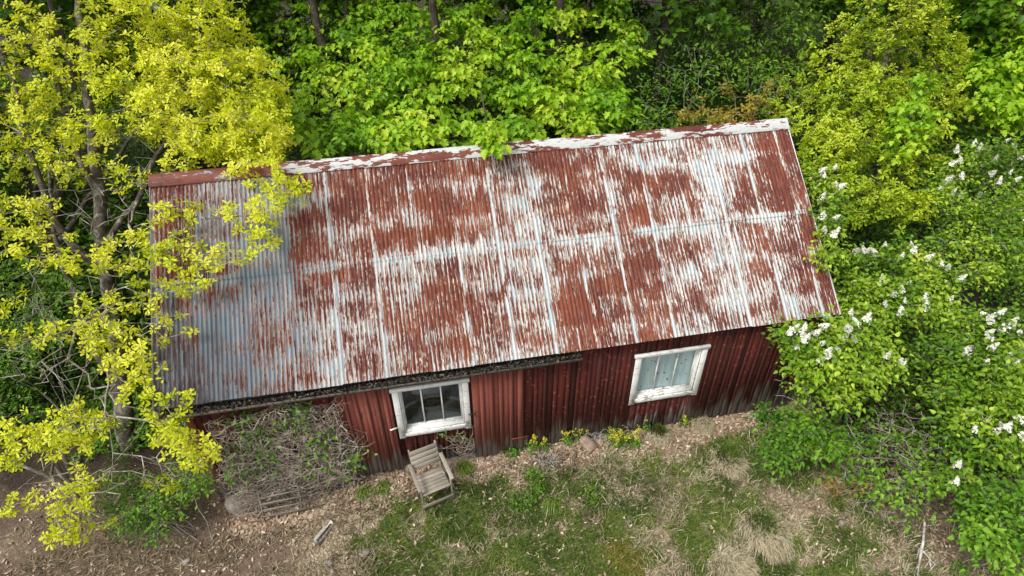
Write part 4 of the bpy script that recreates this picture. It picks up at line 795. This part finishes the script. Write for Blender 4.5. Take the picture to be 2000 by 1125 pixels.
for (lab, cl, b_, sd_, mt) in (
 ('dark green bramble thicket in the shade behind the left oak trunk', [(40,560,70,60,12.8,50),(80,640,60,50,12.3,36),(30,700,60,40,12.0,34),(120,560,40,40,12.6,16),(180,620,40,30,12,8),(40,800,50,30,11.5,18),(-60,650,70,120,12.3,50)], (-3.4, 2.8), 65, 'shrub_leaf'),
 ('low green bilberry like bush on the bank below the left corner of the barn', [(290,990,70,34,11.2,70),(250,1020,50,26,11.1,36),(215,980,40,26,11.4,20),(230,940,50,26,11.5,24),(330,960,50,30,11.3,30),(270,950,50,30,11.4,20),(300,1040,30,14,11,8),(370,940,26,30,11.2,14)], (-.35, -.55), 66, 'shrub_leaf'),
 ('small green weeds beside the barn corner under the yellow boughs', [(395,930,26,40,11.1,16),(360,890,30,30,11.5,12),(230,890,30,16,11.8,6),(240,830,30,16,12,6)], (.1, .3), 67, 'shrub_leaf')):
    shrub('green_shrub', lab, cl, b_, 7, 'oval', .075, 11, .17, ('twig', 'twig', mt), sd_, srad=.012, rtip=.003)

# ------------------------------------------------------------------ woodland behind
rng = np.random.default_rng(71)
def forest_proto(seed, h, r):
    rng = np.random.default_rng(seed); B = A3(0, 0, 0); q = rdir(330, rng)*(rng.uniform(.15, 1, (330, 1))**.4); tips = A3(0, 0, h*.66)+q*A3(r, r, h*.34)
    k = fbm(tips[:, 0]*.8, tips[:, 1]*.8, tips[:, 2]*.8, seed, 2) > .4; tips = tips[k]
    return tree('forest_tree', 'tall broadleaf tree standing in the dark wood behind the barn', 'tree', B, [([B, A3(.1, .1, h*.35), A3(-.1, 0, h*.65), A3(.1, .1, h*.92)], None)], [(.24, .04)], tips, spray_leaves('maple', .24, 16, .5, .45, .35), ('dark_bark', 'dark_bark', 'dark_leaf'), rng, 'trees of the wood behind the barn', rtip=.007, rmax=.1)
def under_proto(seed):
    rng = np.random.default_rng(seed); q = rdir(110, rng)*(rng.uniform(.1, 1, (110, 1))**.5); tips = A3(0, 0, 1.5)+q*A3(1.5, 1.5, 1.35)
    stems = [([A3(0, 0, -.1), A3(.4*math.cos(a), .4*math.sin(a), .8), A3(.9*math.cos(a), .9*math.sin(a), 1.7)], None) for a in (0, 1.3, 2.6, 3.9, 5.2)]
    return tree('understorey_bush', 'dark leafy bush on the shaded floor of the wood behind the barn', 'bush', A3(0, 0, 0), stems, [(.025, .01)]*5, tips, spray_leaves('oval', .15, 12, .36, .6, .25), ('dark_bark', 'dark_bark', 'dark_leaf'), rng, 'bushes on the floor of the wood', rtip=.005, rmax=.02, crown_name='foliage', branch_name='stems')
def dup(root, loc, rz, s):
    r = root.copy(); COL.objects.link(r); r.location = loc; r.rotation_euler = (0, 0, rz); r.scale = (s, s, s)
    for c in root.children:
        d = c.copy(); COL.objects.link(d); d.parent = r
    return r
protos = [forest_proto(101, 13, 3.2), forest_proto(102, 11, 2.8), forest_proto(103, 15, 3.4)]
_p = at(1288, 120, 19.5); spots = [(float(_p[0]), float(_p[1])), (-9, 8.5), (-5.5, 9.5), (-1.5, 10.5), (1.5, 13), (5, 13.5), (8.6, 13.2), (11.7, 13.8), (15.0, 14.8), (18.8, 15.2), (22.5, 13.5), (27, 13), (31, 10.5), (-8, 3.5), (-12, 6), (-10, 14), (-5, 16), (0, 18), (4, 19), (9, 19.5), (14, 20), (19, 21), (24.5, 19), (30, 18), (36, 16), (-3, 23), (4, 26), (11, 27), (18, 28), (26, 27), (34, 25), (41, 23), (-9, 21), (36, 10), (22.5, 9.5), (-13, 10.5), (-16, 14), (-19, 9), (-22, 16), (-15, 4)]
used = set()
for i, (x, y) in enumerate(spots):
    p = protos[i % 3]; loc = (x+rng.normal(0, .5), y+rng.normal(0, .5), float(gz(x, y))-.1); rz = rng.uniform(0, 6.28); s_ = rng.uniform(.85, 1.12)
    if i % 3 in used: dup(p, loc, rz, s_)
    else: used.add(i % 3); p.location = loc; p.rotation_euler = (0, 0, rz)
up = [under_proto(111), under_proto(112)]; used = set(); k = 0
for (x, y) in [(-7, 6), (-4.5, 6.5), (-2.2, 8.3), (-1, 6), (1, 9), (4, 10.5), (7.5, 11), (11, 10.5), (12.5, 9.2), (15, 9.8), (17, 12.5), (19.5, 11), (21, 8), (24, 10.5), (13, 12), (10, 15.5), (14.5, 17), (17.5, 18), (21, 16.5), (6, 16), (2, 15), (-3, 13), (-7, 11), (27, 9), (30, 14), (24, 6.5), (33, 20), (12, 23), (20, 24), (28, 22), (5, 22), (-4, 19), (-5, 4.2), (-8, 8), (-10.5, 9.5), (-12.5, 12), (-9.5, 12), (-15, 10), (-14, 15), (-6.5, 3.6), (-9, 5.5), (-11, 7.5), (-3.2, 5), (-17, 13), (-6, 8.6), (16.5, 4.3), (18.3, 6), (20.5, 5.2), (23, 8)]:
    p = up[k % 2]; loc = (x+rng.normal(0, .4), y+rng.normal(0, .4), float(gz(x, y))); rz = rng.uniform(0, 6.28); s_ = rng.uniform(.8, 1.35)
    if k % 2 in used: dup(p, loc, rz, s_)
    else: used.add(k % 2); p.location = loc
    k += 1

def undergrowth(name, label, n_, box, size, hgt, mat, seed, keep):
    rng = np.random.default_rng(seed); x = rng.uniform(box[0], box[1], n_); y = rng.uniform(box[2], box[3], n_); c = fbm(x*.9, y*.9, 0, seed); k = keep(x, y) & ~((x > .1) & (x < 12.5) & (y > -.5) & (y < 6.4)) & (c > .38+rng.uniform(-.08, .08, n_)); x, y, c = x[k], y[k], c[k]; n2 = len(x)
    z = gz(x, y)+rng.uniform(.05, 1, n2)*hgt*(.3+1.6*np.clip(c-.38, 0, 1)*2); D = rdir(n2, rng)*A3(1, 1, .4)+A3(0, 0, -.2); Nn = A3(0, 0, 1)+rng.normal(0, .45, (n2, 3))
    V, F, t = leaves('heart', np.column_stack((x, y, z)), D, Nn, size*rng.uniform(.6, 1.25, n2), np.clip(c*1.5-.3+rng.normal(0, .2, n2), 0, 1)); tag(link(name, npmesh(name, V, F, {'tint': t}), mat), label, 'undergrowth', kind='stuff')
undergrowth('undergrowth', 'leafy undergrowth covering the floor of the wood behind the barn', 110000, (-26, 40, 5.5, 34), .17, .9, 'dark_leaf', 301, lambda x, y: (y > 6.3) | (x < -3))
undergrowth('undergrowth', 'low leafy plants between and under the bushes at the right', 60000, (12.6, 34, -4.8, 6.5), .1, .5, 'shrub_leaf', 302, lambda x, y: x-13.3+.5*np.minimum(y+1, 0) > .9*(vn(x*.8, y*.8, 0, 3)-.3))
undergrowth('undergrowth', 'low leafy plants in the shade under the yellow oak at the left', 16000, (-9, .2, 1.6, 6.3), .09, .45, 'shrub_leaf', 303, lambda x, y: y > 2.0+1.5*(vn(x*.7, y*.7, 0, 5)-.5))

# ------------------------------------------------------------------ vine on the wall, trellis
rng = np.random.default_rng(81)
vine = thing('dead_vine', 'dry grey tangled vine covering the left part of the front wall', 'vine', (1.6, -.2, float(gz(1.6, -.2)))); VB = A3(*vine.location)
polys = []; ends = []
for k in range(1300):
    x = rng.uniform(.55, 2.75); b = A3(x, rng.uniform(-.3, -.06), gz(x, -.2)+rng.uniform(0, .3)) if rng.uniform() < .38 else A3(rng.uniform(.5, 2.95), rng.uniform(-.4, -.08), rng.uniform(.2, 2.45))
    d = rdir(1, rng)[0]*A3(.6, .25, .7)+A3(0, 0, .7 if b[2] < .8 else -.25); pts = [b]; n_ = rng.integers(6, 15)
    for q in range(n_):
        d = d*.75+rdir(1, rng)[0]*A3(.6, .3, .6)*.6; p = pts[-1]+d/np.linalg.norm(d)*rng.uniform(.07, .16); lim = -.1-.24*float(sst(2.3, .5, p[2]))*(.6+.5*vn(p[0]*2, p[2]*2, 0, 4))
        p[1] = np.clip(p[1], lim-.1, -.05); p[2] = max(p[2], gz(p[0], p[1])+.01)
        if p[0] < .35+.3*vn(p[2]*4, 1, 0, 7) or p[0] > 2.7+.6*vn(p[2]*3, 5, 0, 8)+.2*rng.uniform()-.1*abs(p[2]-1.4) or p[2] > 2.2+.4*vn(p[0]*3.1, 2, 0, 9): break
        pts.append(p)
    if len(pts) < 3: continue
    r0 = rng.choice([.0045, .006, .009, .015], p=[.5, .3, .15, .05]); polys.append((np.array(pts)-VB, np.linspace(r0, .003, len(pts)))); ends.append(pts[-1]); ends.append(pts[len(pts)//2])
V, F = tubes(polys, 4); link('stems', npmesh('stems', V, [F]), 'vine_stem', vine)
ends = np.array(ends); g = vn(ends[:, 0]*2.4, ends[:, 2]*2.0, 0, 6); k = (g > .55) & (ends[:, 2] > .8+rng.uniform(-.5, 1.2, len(ends))) & (rng.uniform(0, 1, len(ends)) < .8); T = ends[k]-VB
V, F, t = foliage(T, rdir(len(T), rng), 'heart', 4, .075, .14, rng, 'spray', rng.uniform(.2, .8, len(T)), .8, .3); link('leaves', npmesh('leaves', V, F, {'tint': t}), 'vine_leaf', vine)
v2 = thing('dead_vine', 'small dry bare vine climbing under the right end of the dark window', 'vine', (5.0, -.1, float(gz(5, -.1)))); VB = A3(*v2.location); polys = []; ends = []
for k in range(26):
    b = A3(rng.uniform(4.85, 5.15), -.09, rng.uniform(.02, .6)); d = A3(rng.normal(0, .5), -.05, 1); pts = [b]
    for q in range(rng.integers(5, 10)):
        d = d*.8+rdir(1, rng)[0]*.5; p = pts[-1]+d/np.linalg.norm(d)*.1; p[1] = np.clip(p[1], -.2, -.07); p[0] = np.clip(p[0], 4.5, 5.22); p[2] = np.clip(p[2], .03, 1.0); pts.append(p)
    polys.append((np.array(pts)-VB, np.linspace(.007, .003, len(pts)))); ends.append(pts[-1])
V, F = tubes(polys, 4); link('stems', npmesh('stems', V, [F]), 'vine_stem', v2)
T = np.array([e for e in ends if e[2] > .75])-VB
if len(T): V, F, t = foliage(T, rdir(len(T), rng), 'heart', 3, .06, .08, rng, 'spray', None, .8, .3); link('leaves', npmesh('leaves', V, F, {'tint': t}), 'vine_leaf', v2)
tx0, tx1 = 1.02, 2.2; ty = -.55; tz = float(gz(1.6, ty))
tr = thing('trellis', 'grey wooden slatted trellis leaning in the foot of the dead vine', 'trellis', (1.6, ty, tz))
for k in range(5):
    m = MB(); zz = .09+k*.13; yy = .05*k; m.bar((tx0-1.6+(.0 if k else -.0), yy, zz), (tx1-1.6-(0 if k == 0 else .2+.06*k), yy, zz+.05), .028, .026 if k else .04); m.build('slat', 'grey_wood', tr)
for xx in (tx0-1.6+.02, tx0-1.6+.75):
    m = MB(); m.bar((xx, -.03, -.02), (xx, .22, .68), .03, .03, (0, 1, 0)); m.build('post', 'grey_wood', tr)

# ------------------------------------------------------------------ small things on the ground
def firewood(px, py, label):
    p = on_z(px, py, .05); z = float(gz(p[0], p[1])); r = thing('firewood_piece', label, 'wood', (p[0], p[1], z+.02), R(52)); m = MB()
    V, F = [], []
    for i, xx in enumerate((-.24, -.1, .08, .24)):
        wv = (.075, .085, .08, .06)[i]
        V += [(xx+.02, -wv, 0), (xx-.01, -wv*.8, .05), (xx, .0, .085+.01*(i % 2)), (xx+.01, wv*.9, .04), (xx, wv, -.0)]
    for i in range(3):
        for j in range(5): F.append((i*5+j, (i+1)*5+j, (i+1)*5+(j+1) % 5, i*5+(j+1) % 5))
    F += [(4, 3, 2, 1, 0), (15, 16, 17, 18, 19)]; m.add(V, F); m.build('split_log', 'dead_wood', r); m = MB(); m.add([(-.2, -.05, .075), (.2, -.045, .07), (.18, -.02, .088), (-.2, -.015, .09), (-.2, -.05, .06), (.2, -.045, .055), (.18, -.02, .07), (-.2, -.015, .07)], [(3, 2, 1, 0), (0, 1, 5, 4), (1, 2, 6, 5), (2, 3, 7, 6), (3, 0, 4, 7), (4, 5, 6, 7)]); m.build('bark_strip', 'dark_bark', r); return r
firewood(630, 1036, 'split piece of pale firewood with dark bark lying on the ground left of the chair')
for px, py, sx, lab, mt in ((712, 1078, .085, 'small pale stone in the grass below the chair', 'stone'), (1148, 868, .17, 'brown rock half buried among the yellow flowers under the wall', 'stone_red'), (640, 1095, .07, 'tiny grey stone on the bare earth below the firewood', 'stone'), (1642, 1022, .07, 'pale stone at the edge of the twiggy shrub', 'stone'), (350, 1075, .07, 'small stone on the earth bank at lower left', 'stone')):
    p = on_z(px, py, .04); z = float(gz(p[0], p[1])); o = link('stone', stone_mesh(sx*1.2, sx*.8, sx*.75, int(px)), mt, None, (p[0], p[1], z+sx*.2)); o.rotation_euler = (.1, .2, px*.01); tag(o, lab, 'stone')
# tussocks
def tussock(px, py, r, h, n_, label, mat, seed, mat2=None, ls=1.0):
    rng = np.random.default_rng(seed); p = on_z(px, py, 0); root = thing('grass_tussock', label, 'grass', (p[0], p[1], float(gz(p[0], p[1]))))
    q = rng.uniform(0, 1, n_)**.5; th = rng.uniform(0, 6.283, n_); q = q*(.72+.5*vn(np.cos(th)*1.6+5, np.sin(th)*1.6+5, 0, seed)); X_, Y_ = q*np.cos(th)*r, q*np.sin(th)*r; Z_ = h*np.clip(1-q**2, 0, 1)**.7
    polyV, polyF, T = [], [], []; out = np.column_stack((np.cos(th), np.sin(th), np.zeros(n_)))
    D = out*(.15+.55*q[:, None])+A3(.12, -.75, .4)+(vn(X_*6, Y_*6, 0, seed)-.5)[:, None]*A3(1.4, .3, 0)+rng.normal(0, .34, (n_, 3)); D /= np.linalg.norm(D, axis=1, keepdims=True); L = rng.uniform(.12, .34, n_)*ls; P0 = np.column_stack((X_, Y_, Z_-.02))
    side = np.cross(D, A3(0, 0, 1)); side /= np.linalg.norm(side, axis=1, keepdims=True)+1e-6; w_ = .0045; P1 = P0+D*L[:, None]*.5+A3(0, 0, .02); P2 = P0+D*L[:, None]*.95+A3(0, 0, -1)*(L*.38)[:, None]
    V = np.stack((P0-side*w_, P0+side*w_, P1+side*w_, P1-side*w_, P2), 1).reshape(-1, 3); i = np.arange(n_)[:, None]*5
    lw = P2[:, 2]; link('blades', npmesh('blades', V, [i+np.array([0, 1, 2, 3]), i+np.array([3, 2, 4])], {'tint': np.repeat(np.clip(rng.normal(.5, .3, n_), 0, 1), 5)}), mat, root)
    m = npmesh('mound', *(lambda u, v: (np.column_stack((np.outer(u, np.cos(v)).ravel()*r*.85, np.outer(u, np.sin(v)).ravel()*r*.85, np.outer(h*np.clip(1-u**2, 0, 1)**.7-.03, np.ones(len(v))).ravel())), [np.array([(a*20+b, (a+1)*20+b, (a+1)*20+(b+1) % 20, a*20+(b+1) % 20) for a in range(6) for b in range(20)])]))(np.linspace(.02, 1, 7), np.linspace(0, 2*np.pi, 21)[:-1]), {'green': np.full(140, .5), 'litter': np.zeros(140), 'dirt': np.full(140, .0), 'shade_humus': np.full(140, .45), 'moss': np.zeros(140)}, smooth=True)  # mound colour darkened so the gaps between blades look shaded
    link('mound', m, 'ground', root)
    if mat2:
        kk = n_//3; P = P0[:kk]*A3(.7, .7, 1)+A3(0, .08, .03); V, F, t = leaves('blade', P, D[:kk]*A3(.7, .7, 1)+A3(0, .2, .5), np.cross(D[:kk], side[:kk]), rng.uniform(.1, .22, kk), rng.uniform(.1, .7, kk)); link('green_blades', npmesh('green_blades', V, F, {'tint': t}), mat2, root)
tussock(1490, 1040, .44, .2, 2600, 'big straw coloured grass tussock near the bottom edge, right of centre', 'dry_grass', 1, 'green_grass')
tussock(1430, 1105, .42, .12, 2000, 'flat straw grass tussock in front of the big one at the bottom edge', 'dry_grass', 2, None, .8)
tussock(1420, 905, .36, .16, 1300, 'grey brown grass mound in the turf before the right window', 'dry_grass', 3, 'green_grass', .65)
tussock(1287, 855, .22, .12, 700, 'small round green topped tussock against the wall below the right window', 'dry_grass', 4, 'green_grass', .6)
tussock(1370, 830, .25, .1, 700, 'brownish tussock against the wall, right of the small round one', 'dry_grass', 5, None, .6)
tussock(1080, 985, .14, .1, 420, 'dark green grass tuft standing in the lawn in front of the door', 'green_grass', 6, None, 0.7)
tussock(908, 915, .13, .08, 360, 'green grass tuft at the wall beside the chair', 'green_grass', 7, None, 0.7)
tussock(712, 962, .14, .06, 380, 'dark green grass tuft left of the chair, nearer the firewood', 'green_grass', 8, None, 0.55)
tussock(748, 952, .14, .06, 380, 'dark green grass tuft left of the chair, touching the leaf litter by the wall', 'green_grass', 9, None, 0.55)
# yellow flowers
def flowers(px, py, r, nh, label, seed):
    rng = np.random.default_rng(seed); p = on_z(px, py, .15); z = float(gz(p[0], p[1])); root = thing('yellow_flower_plant', label, 'flowers', (p[0], p[1], z))
    hd = np.column_stack((rng.normal(0, r*.62, nh), rng.normal(0, r*.5, nh), rng.uniform(.14, .42, nh))); n_ = nh*16; idx = np.repeat(np.arange(nh), 16); P = hd[idx]+rng.normal(0, .022, (n_, 3)); D = rdir(n_, rng)
    V, F, t = leaves('flower', P, D, A3(0, 0, 1)+rng.normal(0, .4, (n_, 3)), rng.uniform(.014, .028, n_), np.clip(rng.normal(.55, .2, n_), 0, 1)); link('flower_heads', npmesh('flower_heads', V, F, {'tint': t}), 'yellow_flower', root)
    T = np.column_stack((rng.normal(0, r*.6, nh*2), rng.normal(0, r*.6, nh*2), rng.uniform(.04, .18, nh*2))); V, F, t = foliage(T, rdir(len(T), rng), 'oval', 7, .06, .09, rng, 'spray'); link('foliage', npmesh('foliage', V, F, {'tint': t}), 'shrub_leaf', root)
    V, F = tubes([(np.array([A3(h[0]*.6, h[1]*.6, 0), h]), [.004, .003]) for h in hd], 4); link('stems', npmesh('stems', V, [F]), 'vine_stem', root)
flowers(1040, 866, .16, 12, 'yellow flowering plant at the wall just right of the door', 1)
flowers(1065, 868, .05, 4, 'tiny yellow flowering plant next to the one by the door', 2)
flowers(1108, 856, .08, 7, 'yellow flowering plant left of the brown rock, nearer the door', 3)
flowers(1132, 846, .12, 12, 'yellow flowering plant behind the brown rock against the wall', 4)
flowers(1205, 855, .2, 24, 'largest yellow flowering clump at the wall, right of the brown rock', 5)
flowers(1238, 858, .12, 12, 'paler yellow flowering clump touching the largest one on its right', 6)
flowers(1262, 826, .09, 6, 'sparse yellow flowers against the wall below the right window', 7)
flowers(1340, 820, .06, 4, 'tiny yellow flowers at the wall, right of the right window', 8)
# leafy weeds
for px, py, r, lab, sd_ in ((1045, 925, .2, 'bright green leafy weed in the leaf litter before the door', 1), (1050, 955, .22, 'bright green leafy weed below the other, by the dark grass tuft', 2), (1020, 985, .2, 'green leafy weed in the lawn between the chair and the dark grass tuft', 3), (1000, 885, .12, 'low green weed at the foot of the door', 4), (1165, 965, .25, 'yellowish sprawling weed in the lawn before the rock', 5), (1690, 950, .12, 'small bright weed beside the orange sapling', 6), (1880, 1105, .14, 'bright weed at the bottom edge near the pale branch', 7)):
    rng = np.random.default_rng(sd_+900); p = on_z(px, py, .05); root = thing('leafy_weed', lab, 'weed', (p[0], p[1], float(gz(p[0], p[1])))); n_ = int(r*130)
    T = np.column_stack((rng.normal(0, r*.6, n_), rng.normal(0, r*.6, n_), rng.uniform(.03, .16, n_))); V, F, t = foliage(T, rdir(n_, rng), 'oval', 7, .06, .1, rng, 'spray'); link('leaves', npmesh('leaves', V, F, {'tint': t}), 'shrub_leaf' if sd_ != 5 else 'beech_leaf', root)
    V, F = tubes([(np.array([A3(q[0]*.4, q[1]*.4, 0), q]), [.004, .002]) for q in T], 4); link('stems', npmesh('stems', V, [F]), 'twig', root)
# grey dead stalks by the flowers
rng = np.random.default_rng(95)
for px, py, lab in ((1165, 855, 'tangle of grey dead stalks above the brown rock'), (1200, 840, 'grey dead stalks standing behind the largest yellow clump'), (1068, 905, 'small arching clump of grey dead stalks near the door')):
    p = on_z(px, py, 0); root = thing('dead_stalks', lab, 'dead plant', (p[0], p[1], float(gz(p[0], p[1])))); polys = []
    for k in range(46):
        a = rng.uniform(0, 6.28); L = rng.uniform(.15, .36); b = A3(rng.normal(0, .07), rng.normal(0, .05), 0); d = A3(math.cos(a)*.7, math.sin(a)*.5, 1); polys.append((np.array([b, b+d*L*.4, b+d*L*.7+A3(d[0], d[1], 0)*L*.2, b+d*L*.75+A3(d[0], d[1], -.6)*L*.45]), [.005, .005, .004, .003]))
    V, F = tubes(polys, 4); link('stalks', npmesh('stalks', V, [F]), 'dead_wood', root)
# pale dead branch, bottom right
p0 = on_z(1800, 1100, 0); z0 = float(gz(p0[0], p0[1])); br = thing('dead_branch', 'pale forked dead branch lying below the bushes at the lower right', 'branch', (p0[0], p0[1], z0)); B = A3(*br.location)
def gp(px, py, h): q = on_z(px, py, z0+h); return q-B
polys = [([gp(1806, 1020, .35), gp(1803, 1060, .22), gp(1798, 1085, .12), gp(1794, 1110, .05), gp(1790, 1145, .02)], [.018, .022, .024, .018, .01]), ([gp(1801, 1075, .15), gp(1815, 1090, .1), gp(1820, 1120, .04)], [.017, .014, .008]), ([gp(1796, 1098, .08), gp(1785, 1120, .04)], [.013, .006]), ([gp(1815, 1090, .1), gp(1828, 1105, .06)], [.008, .004]), ([gp(1803, 1060, .22), gp(1795, 1075, .2), gp(1790, 1090, .16)], [.01, .007, .004])]
V, F = tubes([(np.array(a), b) for a, b in polys], 7); link('limbs', npmesh('limbs', V, [F], smooth=True), 'dead_wood', br)
